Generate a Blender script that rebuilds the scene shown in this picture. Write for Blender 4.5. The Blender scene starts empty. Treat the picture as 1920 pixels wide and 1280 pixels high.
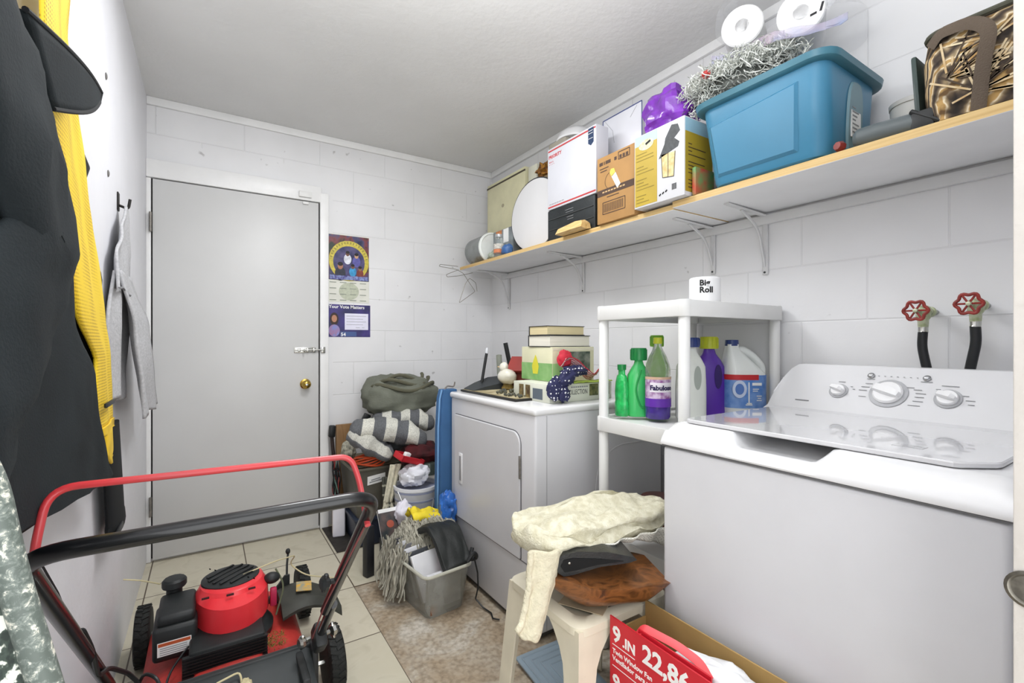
import bpy, bmesh, math, random
from mathutils import Vector, Matrix, noise
random.seed(7)
S = bpy.context.scene
COL = S.collection
PI = math.pi

# ------------------------------------------------------------------ camera
cam_d = bpy.data.cameras.new('camera'); cam = bpy.data.objects.new('camera', cam_d); COL.objects.link(cam)
cam_d.sensor_width = 36; cam_d.lens = 36 * 884.4 / 1920; cam_d.clip_start = 0.02
cam.location = (0, 0, 1.14); cam.rotation_euler = (PI/2, 0, -0.5735); cam_d.shift_y = 0.0005
S.camera = cam
# ------------------------------------------------------------------ world, light, exposure
w = bpy.data.worlds.new('world'); S.world = w; w.use_nodes = True
w.node_tree.nodes['Background'].inputs[0].default_value = (0.97, 0.985, 1.0, 1)
w.node_tree.nodes['Background'].inputs[1].default_value = 1.0
S.view_settings.view_transform = 'Standard'; S.view_settings.look = 'None'
S.view_settings.exposure = 0.46; S.view_settings.gamma = 1.0; S.view_settings.use_curve_mapping = False
def area(name, loc, rot, sx, sy, power, col=(1, 1, 1)):
    l = bpy.data.lights.new(name, 'AREA'); l.shape = 'RECTANGLE'; l.size = sx; l.size_y = sy; l.energy = power; l.color = col
    o = bpy.data.objects.new(name, l); COL.objects.link(o); o.location = loc; o.rotation_euler = rot; return o
# soft fill light added behind the open doorway, and the ceiling lamp
area('doorway_fill', (0.27, -0.55, 1.05), (math.radians(90), 0, 0), 1.05, 1.9, 12, (0.97, 0.985, 1))
# unseen fill light added to brighten ceiling and walls, aimed straight up
area('upward_fill', (0.45, 0.42, 1.75), (math.radians(180), 0, 0), 0.35, 0.35, 15, (0.97, 0.985, 1))
area('ceiling_lamp', (0.58, 1.75, 2.37), (0, 0, 0), 0.5, 0.5, 13, (0.975, 0.985, 1))
pl = bpy.data.lights.new('fill_point', 'POINT'); pl.energy = 4; pl.shadow_soft_size = 0.16; pl.color = (0.975, 0.985, 1)  # unseen point fill added to lift the ceiling and upper walls
po = bpy.data.objects.new('fill_point', pl); COL.objects.link(po); po.location = (0.60, 1.10, 2.05)

# ------------------------------------------------------------------ materials
def lin(c):
    if isinstance(c, str):
        c = c.lstrip('#'); c = [int(c[i:i+2], 16) / 255 for i in (0, 2, 4)]
    return tuple(x / 12.92 if x <= .04045 else ((x + .055) / 1.055) ** 2.4 for x in c[:3]) + (1,)
MC = {}
def N(nt, t, **kw):
    n = nt.nodes.new(t)
    for k, v in kw.items():
        if isinstance(k, str) and hasattr(n, k): setattr(n, k, v)
    return n
def newmat(name):
    m = bpy.data.materials.new(name); m.use_nodes = True
    nt = m.node_tree; b = nt.nodes['Principled BSDF']; return m, nt, b
def ramp(nt, stops, fac, interp='LINEAR'):
    r = N(nt, 'ShaderNodeValToRGB'); r.color_ramp.interpolation = interp; e = r.color_ramp.elements
    while len(e) < len(stops): e.new(0.5)
    for i, (p, c) in enumerate(stops): e[i].position = p; e[i].color = lin(c) if not isinstance(c, (int, float)) else (c, c, c, 1)
    nt.links.new(fac, r.inputs[0]); return r
def mat(name, col, rough=.5, metal=0, var=.06, vs=8., bump=0, bs=60., coat=0, trans=0, alpha=1, sheen=0, spec=.5, emis=0, col2=None, ior=1.45, dist=0, stretch=None):
    """plain procedural surface: colour with soft noise variation and optional bump"""
    if name in MC: return MC[name]
    m, nt, b = newmat(name); L = nt.links
    tc = N(nt, 'ShaderNodeTexCoord'); src = tc.outputs['Object']
    if stretch:
        mp = N(nt, 'ShaderNodeMapping'); mp.inputs['Scale'].default_value = stretch; L.new(src, mp.inputs[0]); src = mp.outputs[0]
    c = lin(col); c2 = lin(col2) if col2 else None
    n = N(nt, 'ShaderNodeTexNoise'); n.inputs['Scale'].default_value = vs; n.inputs['Detail'].default_value = 5; n.inputs['Distortion'].default_value = dist
    L.new(src, n.inputs[0])
    mx = N(nt, 'ShaderNodeMix'); mx.data_type = 'RGBA'
    if c2: mx.inputs[6].default_value = c; mx.inputs[7].default_value = c2
    else:
        mx.inputs[6].default_value = tuple(x * (1 - var) for x in c[:3]) + (1,); mx.inputs[7].default_value = tuple(min(1, x * (1 + var)) for x in c[:3]) + (1,)
    mr = N(nt, 'ShaderNodeMapRange'); mr.inputs[1].default_value = .35; mr.inputs[2].default_value = .65; L.new(n.outputs[0], mr.inputs[0])
    L.new(mr.outputs[0], mx.inputs[0]); L.new(mx.outputs[2], b.inputs['Base Color'])
    b.inputs['Roughness'].default_value = rough; b.inputs['Metallic'].default_value = metal
    b.inputs['Coat Weight'].default_value = coat; b.inputs['Transmission Weight'].default_value = trans
    b.inputs['Alpha'].default_value = alpha; b.inputs['Sheen Weight'].default_value = sheen
    b.inputs['Specular IOR Level'].default_value = spec; b.inputs['IOR'].default_value = ior
    if bump:
        n2 = N(nt, 'ShaderNodeTexNoise'); n2.inputs['Scale'].default_value = bs; n2.inputs['Detail'].default_value = 4; L.new(src, n2.inputs[0])
        bp = N(nt, 'ShaderNodeBump'); bp.inputs['Strength'].default_value = bump; bp.inputs['Distance'].default_value = .004
        L.new(n2.outputs[0], bp.inputs['Height']); L.new(bp.outputs[0], b.inputs['Normal'])
    MC[name] = m; return m
def block_mat(name, ax, x0, z0, col, smooth_box=False):
    """painted concrete block: joints in relief"""
    m, nt, b = newmat(name); L = nt.links
    g = N(nt, 'ShaderNodeNewGeometry'); sp = N(nt, 'ShaderNodeSeparateXYZ'); L.new(g.outputs['Position'], sp.inputs[0])
    def mth(op, a, c): 
        q = N(nt, 'ShaderNodeMath', operation=op)
        for i, v in enumerate((a, c)):
            if isinstance(v, (int, float)): q.inputs[i].default_value = v
            else: L.new(v, q.inputs[i])
        return q.outputs[0]
    u = mth('SUBTRACT', sp.outputs[ax], x0 - .4064 * 20); v = mth('SUBTRACT', sp.outputs[2], z0 - .2032 * 10)
    cb = N(nt, 'ShaderNodeCombineXYZ'); L.new(u, cb.inputs[0]); L.new(v, cb.inputs[1])
    br = N(nt, 'ShaderNodeTexBrick'); br.offset = .5; br.offset_frequency = 2; br.inputs['Scale'].default_value = 1
    br.inputs['Mortar Size'].default_value = .0035; br.inputs['Mortar Smooth'].default_value = .7
    br.inputs['Brick Width'].default_value = .4064; br.inputs['Row Height'].default_value = .2032
    L.new(cb.outputs[0], br.inputs[0])
    br.inputs['Color1'].default_value = (1, 1, 1, 1); br.inputs['Color2'].default_value = (.94, .94, .94, 1)
    n0 = N(nt, 'ShaderNodeTexNoise'); n0.inputs['Scale'].default_value = 2.6; n0.inputs['Detail'].default_value = 3; L.new(g.outputs['Position'], n0.inputs[0])
    weak = mth('MULTIPLY', br.outputs['Fac'], mth('MULTIPLY', n0.outputs[0], 1.7))
    if smooth_box:
        a = mth('MULTIPLY', mth('LESS_THAN', sp.outputs[0], .66), mth('LESS_THAN', sp.outputs[2], 2.2))
        weak = mth('MULTIPLY', weak, mth('SUBTRACT', 1, a))
    n1 = N(nt, 'ShaderNodeTexNoise'); n1.inputs['Scale'].default_value = 45; n1.inputs['Detail'].default_value = 6; L.new(g.outputs['Position'], n1.inputs[0])
    h = mth('ADD', mth('MULTIPLY', weak, -1.0), mth('MULTIPLY', n1.outputs[0], .22))
    bp = N(nt, 'ShaderNodeBump'); bp.inputs['Strength'].default_value = .45; bp.inputs['Distance'].default_value = .005
    L.new(h, bp.inputs['Height']); L.new(bp.outputs[0], b.inputs['Normal'])
    base = N(nt, 'ShaderNodeMix'); base.data_type = 'RGBA'; base.inputs[6].default_value = lin(col); base.inputs[7].default_value = tuple(x * .93 for x in lin(col)[:3]) + (1,)
    mr = N(nt, 'ShaderNodeMapRange'); mr.inputs[1].default_value = .4; mr.inputs[2].default_value = .7; L.new(n0.outputs[0], mr.inputs[0]); L.new(mr.outputs[0], base.inputs[0])
    mj = N(nt, 'ShaderNodeMix'); mj.data_type = 'RGBA'; mj.inputs[7].default_value = tuple(x * .80 for x in lin(col)[:3]) + (1,)
    L.new(mth('MULTIPLY', weak, .30), mj.inputs[0]); L.new(base.outputs[2], mj.inputs[6])
    # small grime specks
    n3 = N(nt, 'ShaderNodeTexNoise'); n3.inputs['Scale'].default_value = 16; n3.inputs['Detail'].default_value = 2; L.new(g.outputs['Position'], n3.inputs[0])
    rs = ramp(nt, [(0.0, 0.0), (.73, 0.0), (.78, .55)], n3.outputs[0])
    mk = N(nt, 'ShaderNodeMix'); mk.data_type = 'RGBA'; mk.inputs[7].default_value = lin('#8d8b88'); L.new(rs.outputs[0], mk.inputs[0]); L.new(mj.outputs[2], mk.inputs[6])
    L.new(mk.outputs[2], b.inputs['Base Color']); b.inputs['Roughness'].default_value = .55
    return m
def floor_mat():
    m, nt, b = newmat('beige ceramic floor tile'); L = nt.links
    g = N(nt, 'ShaderNodeNewGeometry'); mp = N(nt, 'ShaderNodeMapping'); mp.inputs['Location'].default_value = (-.575 + .406 * 10, -1.84 + .406 * 10, 0); L.new(g.outputs['Position'], mp.inputs[0])
    br = N(nt, 'ShaderNodeTexBrick'); br.offset = 0; br.inputs['Scale'].default_value = 1; br.inputs['Mortar Size'].default_value = .003; br.inputs['Mortar Smooth'].default_value = .3
    br.inputs['Brick Width'].default_value = .406; br.inputs['Row Height'].default_value = .406; L.new(mp.outputs[0], br.inputs[0])
    br.inputs['Color1'].default_value = lin('#cfc8b4'); br.inputs['Color2'].default_value = lin('#c5bfab'); br.inputs['Mortar'].default_value = lin('#5f5244')
    n = N(nt, 'ShaderNodeTexNoise'); n.inputs['Scale'].default_value = 9; n.inputs['Detail'].default_value = 8; n.inputs['Distortion'].default_value = 1.2; L.new(g.outputs['Position'], n.inputs[0])
    r = ramp(nt, [(.3, '#bdb6a2'), (.5, '#ffffff'), (.75, '#f2efe6')], n.outputs[0])
    mx = N(nt, 'ShaderNodeMix'); mx.data_type = 'RGBA'; mx.blend_type = 'MULTIPLY'; mx.inputs[0].default_value = .3
    L.new(br.outputs['Color'], mx.inputs[6]); L.new(r.outputs[0], mx.inputs[7]); L.new(mx.outputs[2], b.inputs['Base Color']); b.inputs['Roughness'].default_value = .38
    bp = N(nt, 'ShaderNodeBump'); bp.invert = True; bp.inputs['Strength'].default_value = .5; bp.inputs['Distance'].default_value = .003; L.new(br.outputs['Fac'], bp.inputs['Height']); L.new(bp.outputs[0], b.inputs['Normal'])
    return m
def concrete_mat():
    m, nt, b = newmat('stained bare concrete'); L = nt.links
    g = N(nt, 'ShaderNodeNewGeometry')
    n = N(nt, 'ShaderNodeTexNoise'); n.inputs['Scale'].default_value = 4.5; n.inputs['Detail'].default_value = 9; n.inputs['Roughness'].default_value = .65; n.inputs['Distortion'].default_value = .6; L.new(g.outputs['Position'], n.inputs[0])
    r = ramp(nt, [(.30, '#85745f'), (.43, '#a4937c'), (.55, '#b0a492'), (.66, '#c9c3b8'), (.76, '#a28a6e')], n.outputs[0])
    n2 = N(nt, 'ShaderNodeTexNoise'); n2.inputs['Scale'].default_value = 60; n2.inputs['Detail'].default_value = 5; L.new(g.outputs['Position'], n2.inputs[0])
    r2 = ramp(nt, [(.3, '#a39c92'), (.6, '#ffffff')], n2.outputs[0])
    mx = N(nt, 'ShaderNodeMix'); mx.data_type = 'RGBA'; mx.blend_type = 'MULTIPLY'; mx.inputs[0].default_value = .6
    L.new(r.outputs[0], mx.inputs[6]); L.new(r2.outputs[0], mx.inputs[7]); L.new(mx.outputs[2], b.inputs['Base Color']); b.inputs['Roughness'].default_value = .7
    bp = N(nt, 'ShaderNodeBump'); bp.inputs['Strength'].default_value = .3; bp.inputs['Distance'].default_value = .004; L.new(n2.outputs[0], bp.inputs['Height']); L.new(bp.outputs[0], b.inputs['Normal'])
    return m
def wood_mat(name, c1, c2, scale=(2, 30, 30), rough=.55, rot=None):
    if name in MC: return MC[name]
    m, nt, b = newmat(name); L = nt.links
    tc = N(nt, 'ShaderNodeTexCoord'); mp = N(nt, 'ShaderNodeMapping'); mp.inputs['Scale'].default_value = scale; L.new(tc.outputs['Object'], mp.inputs[0])
    n = N(nt, 'ShaderNodeTexNoise'); n.inputs['Scale'].default_value = 1; n.inputs['Detail'].default_value = 6; n.inputs['Distortion'].default_value = 1.5; L.new(mp.outputs[0], n.inputs[0])
    r = ramp(nt, [(.3, c1), (.5, c2), (.72, c1)], n.outputs[0]); L.new(r.outputs[0], b.inputs['Base Color']); b.inputs['Roughness'].default_value = rough
    bp = N(nt, 'ShaderNodeBump'); bp.inputs['Strength'].default_value = .25; bp.inputs['Distance'].default_value = .002; L.new(n.outputs[0], bp.inputs['Height']); L.new(bp.outputs[0], b.inputs['Normal'])
    MC[name] = m; return m
def uv_stripes(name, stops, mult, axis=0, rough=.85, bump=.4, bs=250):
    """fabric whose stripes follow the cloth's own uv direction"""
    if name in MC: return MC[name]
    m, nt, b = newmat(name); L = nt.links
    uv = N(nt, 'ShaderNodeUVMap'); sp = N(nt, 'ShaderNodeSeparateXYZ'); L.new(uv.outputs[0], sp.inputs[0])
    q = N(nt, 'ShaderNodeMath', operation='MULTIPLY'); L.new(sp.outputs[axis], q.inputs[0]); q.inputs[1].default_value = mult
    f = N(nt, 'ShaderNodeMath', operation='FRACT'); L.new(q.outputs[0], f.inputs[0])
    r = ramp(nt, stops, f.outputs[0], 'CONSTANT')
    n = N(nt, 'ShaderNodeTexNoise'); n.inputs['Scale'].default_value = bs; tc = N(nt, 'ShaderNodeTexCoord'); L.new(tc.outputs['Object'], n.inputs[0])
    r2 = ramp(nt, [(.3, '#c8c8c8'), (.65, '#ffffff')], n.outputs[0])
    mx = N(nt, 'ShaderNodeMix'); mx.data_type = 'RGBA'; mx.blend_type = 'MULTIPLY'; mx.inputs[0].default_value = .8; L.new(r.outputs[0], mx.inputs[6]); L.new(r2.outputs[0], mx.inputs[7])
    L.new(mx.outputs[2], b.inputs['Base Color']); b.inputs['Roughness'].default_value = rough
    bp = N(nt, 'ShaderNodeBump'); bp.inputs['Strength'].default_value = bump; bp.inputs['Distance'].default_value = .003; L.new(n.outputs[0], bp.inputs['Height']); L.new(bp.outputs[0], b.inputs['Normal'])
    MC[name] = m; return m
def cells(name, bg, fg, scale, thr=.32, rough=.8, third=None, stretch=(1, 1, 1), hole=False, rnd=1.0):
    """spots on a ground (stars on cloth, mesh holes, crochet)"""
    if name in MC: return MC[name]
    m, nt, b = newmat(name); L = nt.links
    tc = N(nt, 'ShaderNodeTexCoord'); mp = N(nt, 'ShaderNodeMapping'); mp.inputs['Scale'].default_value = stretch; L.new(tc.outputs['Object'], mp.inputs[0])
    v = N(nt, 'ShaderNodeTexVoronoi'); v.inputs['Scale'].default_value = scale; v.inputs['Randomness'].default_value = rnd; L.new(mp.outputs[0], v.inputs[0])
    r = ramp(nt, [(0, fg), (thr, bg)], v.outputs['Distance'], 'CONSTANT')
    L.new(r.outputs[0], b.inputs['Base Color']); b.inputs['Roughness'].default_value = rough
    bp = N(nt, 'ShaderNodeBump'); bp.inputs['Strength'].default_value = .6; bp.inputs['Distance'].default_value = .002
    L.new(v.outputs['Distance'], bp.inputs['Height']); L.new(bp.outputs[0], b.inputs['Normal'])
    MC[name] = m; return m

# ------------------------------------------------------------------ mesh helpers
V = Vector
def bx(bm, a, c, bev=0, seg=2, M=None):
    """box from corner a to corner c"""
    r = bmesh.ops.create_cube(bm, size=1); vs = r['verts']
    ce = (V(a) + V(c)) / 2; s = V(c) - V(a)
    for v in vs: v.co = V((v.co.x * abs(s.x), v.co.y * abs(s.y), v.co.z * abs(s.z))) + ce
    if bev:
        es = list({e for v in vs for e in v.link_edges})
        r = bmesh.ops.bevel(bm, geom=es, offset=bev, segments=seg, profile=.5, affect='EDGES'); vs = list({v for f in r['faces'] for v in f.verts} | {v for v in vs if v.is_valid})
    if M is not None: bmesh.ops.transform(bm, matrix=M, verts=vs)
    return vs
def box(a, c, bev=0, seg=2, M=None): bm = bmesh.new(); bx(bm, a, c, bev, seg, M); return bm
def RT(p, rx=0, ry=0, rz=0):
    """rotate about point p"""
    p = V(p); return Matrix.Translation(p) @ Matrix.Rotation(rz, 4, 'Z') @ Matrix.Rotation(ry, 4, 'Y') @ Matrix.Rotation(rx, 4, 'X') @ Matrix.Translation(-p)
def rounded(pts, r, n=5):
    pts = [V(p) for p in pts]; out = [pts[0]]
    for i in range(1, len(pts) - 1):
        p, a, c = pts[i], pts[i-1], pts[i+1]; d1 = (a - p); d2 = (c - p); k = min(r, d1.length * .45, d2.length * .45)
        s, e = p + d1.normalized() * k, p + d2.normalized() * k
        for j in range(n + 1): t = j / n; out.append(s * (1-t)**2 + p * 2*t*(1-t) + e * t*t)
    return out + [pts[-1]]
def tube(bm, pts, r, n=8, caps=True, closed=False, flat=1.0, up=None):
    pts = [V(p) for p in pts]; N_ = len(pts); R = r if isinstance(r, (list, tuple)) else [r] * N_
    T = []
    for i in range(N_):
        a = pts[i-1] if (i > 0 or closed) else pts[i]; c = pts[(i+1) % N_] if (i < N_-1 or closed) else pts[i]
        d = (c - a); T.append(d.normalized() if d.length > 1e-9 else V((0, 0, 1)))
    nrm = V(up) if up else T[0].orthogonal(); nrm = (nrm - T[0] * nrm.dot(T[0])).normalized()
    rings = []
    for i in range(N_):
        if i: q = T[i-1].rotation_difference(T[i]); nrm = q @ nrm; nrm = (nrm - T[i] * nrm.dot(T[i])).normalized()
        bn = T[i].cross(nrm)
        rings.append([bm.verts.new(pts[i] + nrm * math.cos(2*PI*k/n) * R[i] * flat + bn * math.sin(2*PI*k/n) * R[i]) for k in range(n)])
    m = N_ if closed else N_ - 1
    for i in range(m):
        A, B = rings[i], rings[(i+1) % N_]
        for k in range(n): bm.faces.new((A[k], A[(k+1) % n], B[(k+1) % n], B[k]))
    if caps and not closed:
        bm.faces.new(rings[0][::-1]); bm.faces.new(rings[-1])
    return rings
def tb(pts, r, n=8, **k): bm = bmesh.new(); tube(bm, pts, r, n, **k); return bm
def lathe(bm, prof, c=(0, 0, 0), ax=(0, 0, 1), n=24, sx=1, sy=1, M=None):
    """profile of (radius, height) turned about an axis; sx, sy squash it"""
    q = V((0, 0, 1)).rotation_difference(V(ax).normalized()); rings = []; allv = []
    for (r, z) in prof:
        if r < 1e-6: v = bm.verts.new(q @ V((0, 0, z)) + V(c)); rings.append([v]); allv.append(v)
        else:
            rg = [bm.verts.new(q @ V((r * sx * math.cos(2*PI*k/n), r * sy * math.sin(2*PI*k/n), z)) + V(c)) for k in range(n)]; rings.append(rg); allv += rg
    for A, B in zip(rings, rings[1:]):
        for k in range(n):
            a, b_, c_, d = A[k % len(A)], A[(k+1) % len(A)], B[(k+1) % len(B)], B[k % len(B)]
            f = []
            for v in (a, b_, c_, d):
                if v not in f: f.append(v)
            if len(f) > 2: 
                try: bm.faces.new(f)
                except ValueError: pass
    for rg, rev in ((rings[0], True), (rings[-1], False)):
        if len(rg) > 2: bm.faces.new(rg[::-1] if rev else rg)
    if M is not None: bmesh.ops.transform(bm, matrix=M, verts=allv)
    return bm
def la(prof, c=(0, 0, 0), **k): return lathe(bmesh.new(), prof, c, **k)
def grid(bm, nu, nv, fn, uv=None):
    """sheet from fn(u, v); writes uv"""
    lay = bm.loops.layers.uv.verify()
    P = [[bm.verts.new(fn(i / nu, j / nv)) for j in range(nv + 1)] for i in range(nu + 1)]
    for i in range(nu):
        for j in range(nv):
            f = bm.faces.new((P[i][j], P[i+1][j], P[i+1][j+1], P[i][j+1]))
            for l, (a, c) in zip(f.loops, ((i, j), (i+1, j), (i+1, j+1), (i, j+1))): l[lay].uv = (a / nu, c / nv)
    return P
def loft(bm, rings, caps=True, closed=True):
    """skin rings of points; u runs round, v along"""
    lay = bm.loops.layers.uv.verify(); n = len(rings[0]); m = len(rings)
    P = [[bm.verts.new(p) for p in r] for r in rings]
    for i in range(m - 1):
        for k in range(n if closed else n - 1):
            f = bm.faces.new((P[i][k], P[i][(k+1) % n], P[i+1][(k+1) % n], P[i+1][k]))
            for l, (a, c) in zip(f.loops, ((i, k), (i, k+1), (i+1, k+1), (i+1, k))): l[lay].uv = (c / n, a / (m - 1))
    if caps and closed: bm.faces.new(P[0][::-1]); bm.faces.new(P[-1])
    return P
def blob(bm, c, s, f=1.6, a=.2, n=24, seed=0, e=1.0, M=None, flatb=None):
    """lumpy rounded mass: sphere, squared off by e, displaced by folds"""
    r = bmesh.ops.create_uvsphere(bm, u_segments=n, v_segments=n * 2 // 3, radius=1)
    for v in r['verts']:
        p = v.co.copy(); q = V([math.copysign(abs(x) ** e, x) for x in p])
        d = 1 + a * noise.noise(p * f + V((seed, seed * 2.3, 0))) + a * .45 * noise.noise(p * f * 2.7 + V((0, seed, seed)))
        q = q * d; v.co = V((q.x * s[0], q.y * s[1], q.z * s[2]))
        if flatb is not None and v.co.z < flatb: v.co.z = flatb + (v.co.z - flatb) * .05
        v.co = v.co + V(c)
    if M is not None: bmesh.ops.transform(bm, matrix=M, verts=r['verts'])
    return bm
def prism(bm, outline, d):
    """outline points extruded along vector d"""
    A = [bm.verts.new(p) for p in outline]; B = [bm.verts.new(V(p) + V(d)) for p in outline]; n = len(A)
    bm.faces.new(A[::-1]); bm.faces.new(B)
    for k in range(n): bm.faces.new((A[k], A[(k+1) % n], B[(k+1) % n], B[k]))
    return bm

# ------------------------------------------------------------------ object helpers
WL = {}
def obj(name, bm, m, parent=None, label=None, cat=None, group=None, kind=None, ang=38, sub=0, keep=False, solid=0):
    bmesh.ops.recalc_face_normals(bm, faces=bm.faces)
    if parent is not None: off = WL[parent]
    elif keep or kind == 'structure': off = V((0, 0, 0))
    else:
        xs = [v.co for v in bm.verts]; off = V(((min(p.x for p in xs) + max(p.x for p in xs)) / 2, (min(p.y for p in xs) + max(p.y for p in xs)) / 2, min(p.z for p in xs)))
    for v in bm.verts: v.co -= off
    for f in bm.faces: f.smooth = True
    me = bpy.data.meshes.new(name); bm.to_mesh(me); bm.free(); me.set_sharp_from_angle(angle=math.radians(ang))
    for x in (m if isinstance(m, (list, tuple)) else [m]): me.materials.append(x)
    o = bpy.data.objects.new(name, me); COL.objects.link(o)
    if parent is not None: o.parent = parent
    else: o.location = off
    WL[o] = off
    if solid: md = o.modifiers.new('solid', 'SOLIDIFY'); md.thickness = solid; md.offset = 0
    if sub: md = o.modifiers.new('sub', 'SUBSURF'); md.levels = sub; md.render_levels = sub
    for k, v in (('label', label), ('category', cat), ('group', group), ('kind', kind)):
        if v: o[k] = v
    return o
def thing(name, label, cat, loc, group=None, kind=None):
    o = bpy.data.objects.new(name, None); COL.objects.link(o); o.location = loc; o.empty_display_size = .05; WL[o] = V(loc)
    for k, v in (('label', label), ('category', cat), ('group', group), ('kind', kind)):
        if v: o[k] = v
    return o
def text(name, s, O, R, U, size, m, parent, ex=.0004, sx=1.0, align='LEFT', bold=0):
    """raised lettering: O lower-left corner, R reading direction, U up"""
    c = bpy.data.curves.new(name, 'FONT'); c.body = s; c.size = size; c.extrude = ex; c.align_x = align; c.resolution_u = 2; c.offset = bold
    t = bpy.data.objects.new(name, c); COL.objects.link(t)
    dg = bpy.context.evaluated_depsgraph_get(); me = bpy.data.meshes.new_from_object(t.evaluated_get(dg))
    bpy.data.objects.remove(t); R = V(R).normalized(); U = V(U).normalized(); Nn = R.cross(U)
    off = WL[parent]
    for v in me.vertices: v.co = V(O) + R * v.co.x * sx + U * v.co.y + Nn * v.co.z - off
    me.materials.clear(); me.materials.append(m)
    o = bpy.data.objects.new(name, me); COL.objects.link(o); o.parent = parent; WL[o] = off; return o
def decal(name, O, R, U, w_, h_, m, parent, t=.0007):
    R = V(R).normalized(); U = V(U).normalized(); Nn = R.cross(U); O = V(O); bm = bmesh.new()
    prism(bm, [O, O + R * w_, O + R * w_ + U * h_, O + U * h_], Nn * t); return obj(name, bm, m, parent)
def disc(name, c, R, U, rx, ry, m, parent, t=.0007, n=28):
    R = V(R).normalized(); U = V(U).normalized(); Nn = R.cross(U); bm = bmesh.new()
    prism(bm, [V(c) + R * rx * math.cos(2*PI*k/n) + U * ry * math.sin(2*PI*k/n) for k in range(n)], Nn * t); return obj(name, bm, m, parent)
def strokes(name, segs, O, R, U, wd, m, parent, t=.0006):
    """printed lines ((u0, v0, u1, v1), ...) on a face"""
    R = V(R).normalized(); U = V(U).normalized(); Nn = R.cross(U); O = V(O); bm = bmesh.new()
    for (a, b_, c, d) in segs:
        p, q = O + R * a + U * b_, O + R * c + U * d; dr = (q - p).normalized(); sd = Nn.cross(dr) * wd / 2
        prism(bm, [p - sd, q - sd, q + sd, p + sd], Nn * t)
    return obj(name, bm, m, parent)
XF = ((0, -1, 0), (0, 0, 1))      # reading and up directions on a face that looks towards -X
YF = ((1, 0, 0), (0, 0, 1))       # ... towards -Y

# common paints
WHITE = mat('white enamel', '#e3e3e4', .22, coat=.4, var=.01)
ENAM = mat('shaded white enamel', '#cfcfd2', .3, coat=.2, var=.015)  # cabinet enamel darkened because the fronts catch less light than the tops
WPLAS = mat('white plastic', '#dededc', .4, var=.02)
BLACKP = mat('black plastic', '#17191a', .45, var=.1)
BLACKM = mat('black gloss steel', '#07080b', .28, coat=.25, var=.05)
CHROME = mat('worn chrome', '#b9b9b4', .25, metal=1, var=.1)
DARK = mat('dark grey', '#3a3c3d', .6)
PAPER = mat('white paper', '#f0f0ee', .7, var=.02)
INK = mat('black ink', '#1c1c1f', .7)
GREYINK = mat('grey ink', '#8e9092', .7)
REDP = mat('red print', '#c22b30', .5)

# ------------------------------------------------------------------ room shell
LW, RW, BW, CH = -.265, 1.814, 3.09, 2.415
bm = bmesh.new(); f = bm.faces
def quad(bm, p, mi=0):
    q = bm.faces.new([bm.verts.new(x) for x in p]); q.material_index = mi
bx(bm, (LW-.1, -1.6, -.06), (.575, BW+.1, 0)); n0 = len(bm.faces)
bx(bm, (.575, 2.247, -.06), (RW+.1, BW+.1, 0)); n1 = len(bm.faces)
bx(bm, (.575, -1.6, -.06), (RW+.1, 2.247, -.004)); bm.faces.ensure_lookup_table()
for i, q in enumerate(bm.faces): q.material_index = 1 if i >= n1 else 0
obj('floor', bm, [floor_mat(), concrete_mat()], kind='structure')
obj('ceiling', box((LW-.1, .02, CH), (RW+.1, BW+.1, CH+.08)), mat('ceiling paint', '#dadad9', .8, var=.03, vs=2, bump=.5, bs=30), kind='structure')
bw = block_mat('painted block back wall', 0, -.228, 1.2136, '#e5e5e6', True)
rw = block_mat('painted block right wall', 1, .4625, 1.2136, '#e5e5e6')
obj('wall_back', box((LW-.1, BW, 0), (RW+.1, BW+.1, CH)), bw, kind='structure')
obj('wall_right', box((RW, .02, -.004), (RW+.1, BW, CH)), rw, kind='structure')
plaster = mat('white painted plaster', '#e1e1e5', .5, var=.035, vs=3, bump=.45, bs=22)
obj('wall_left', box((LW-.1, -1.6, 0), (LW, BW, CH)), plaster, kind='structure')
bm = bmesh.new(); bx(bm, (.856, .02, -.004), (RW, .148, CH)); bx(bm, (LW, .02, 2.06), (.856, .148, CH))
obj('wall_front', bm, plaster, kind='structure')
trimp = mat('glossy white trim paint', '#e9e9e8', .35, var=.03, bump=.3, bs=40)
jamb = thing('door_2', 'white painted door jamb at the right edge with a round strike hole', 'door jamb', (.848, .08, 0), kind='structure')
obj('jamb', box((.84, .0, 0), (.856, .1545, 2.06), .002), mat('cream jamb paint', '#cfcac3', .5, var=.04, bump=.3), jamb)
bm = bmesh.new(); lathe(bm, [(.0225, 0), (.0225, .002), (.019, .0035), (.017, .002), (.015, -.004), (0, -.006)], (.8398, .140, .838), (-1, 0, 0), 28)
obj('strike_plate', bm, mat('dull nickel', '#77736a', .4, metal=.8, var=.3, vs=60), jamb, label='round dull metal strike')
obj('trim_1', box((LW, BW-.018, 2.374), (RW, BW, CH), .003), trimp, kind='structure')
obj('trim_2', box((RW-.018, .15, 2.374), (RW, BW-.018, CH), .003), trimp, kind='structure')
obj('trim_3', box((RW-.018, .15, 1.592), (RW, 2.93, 1.628), .003), mat('white painted cleat', '#d6d6d6', .5, var=.03), kind='structure')

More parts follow.
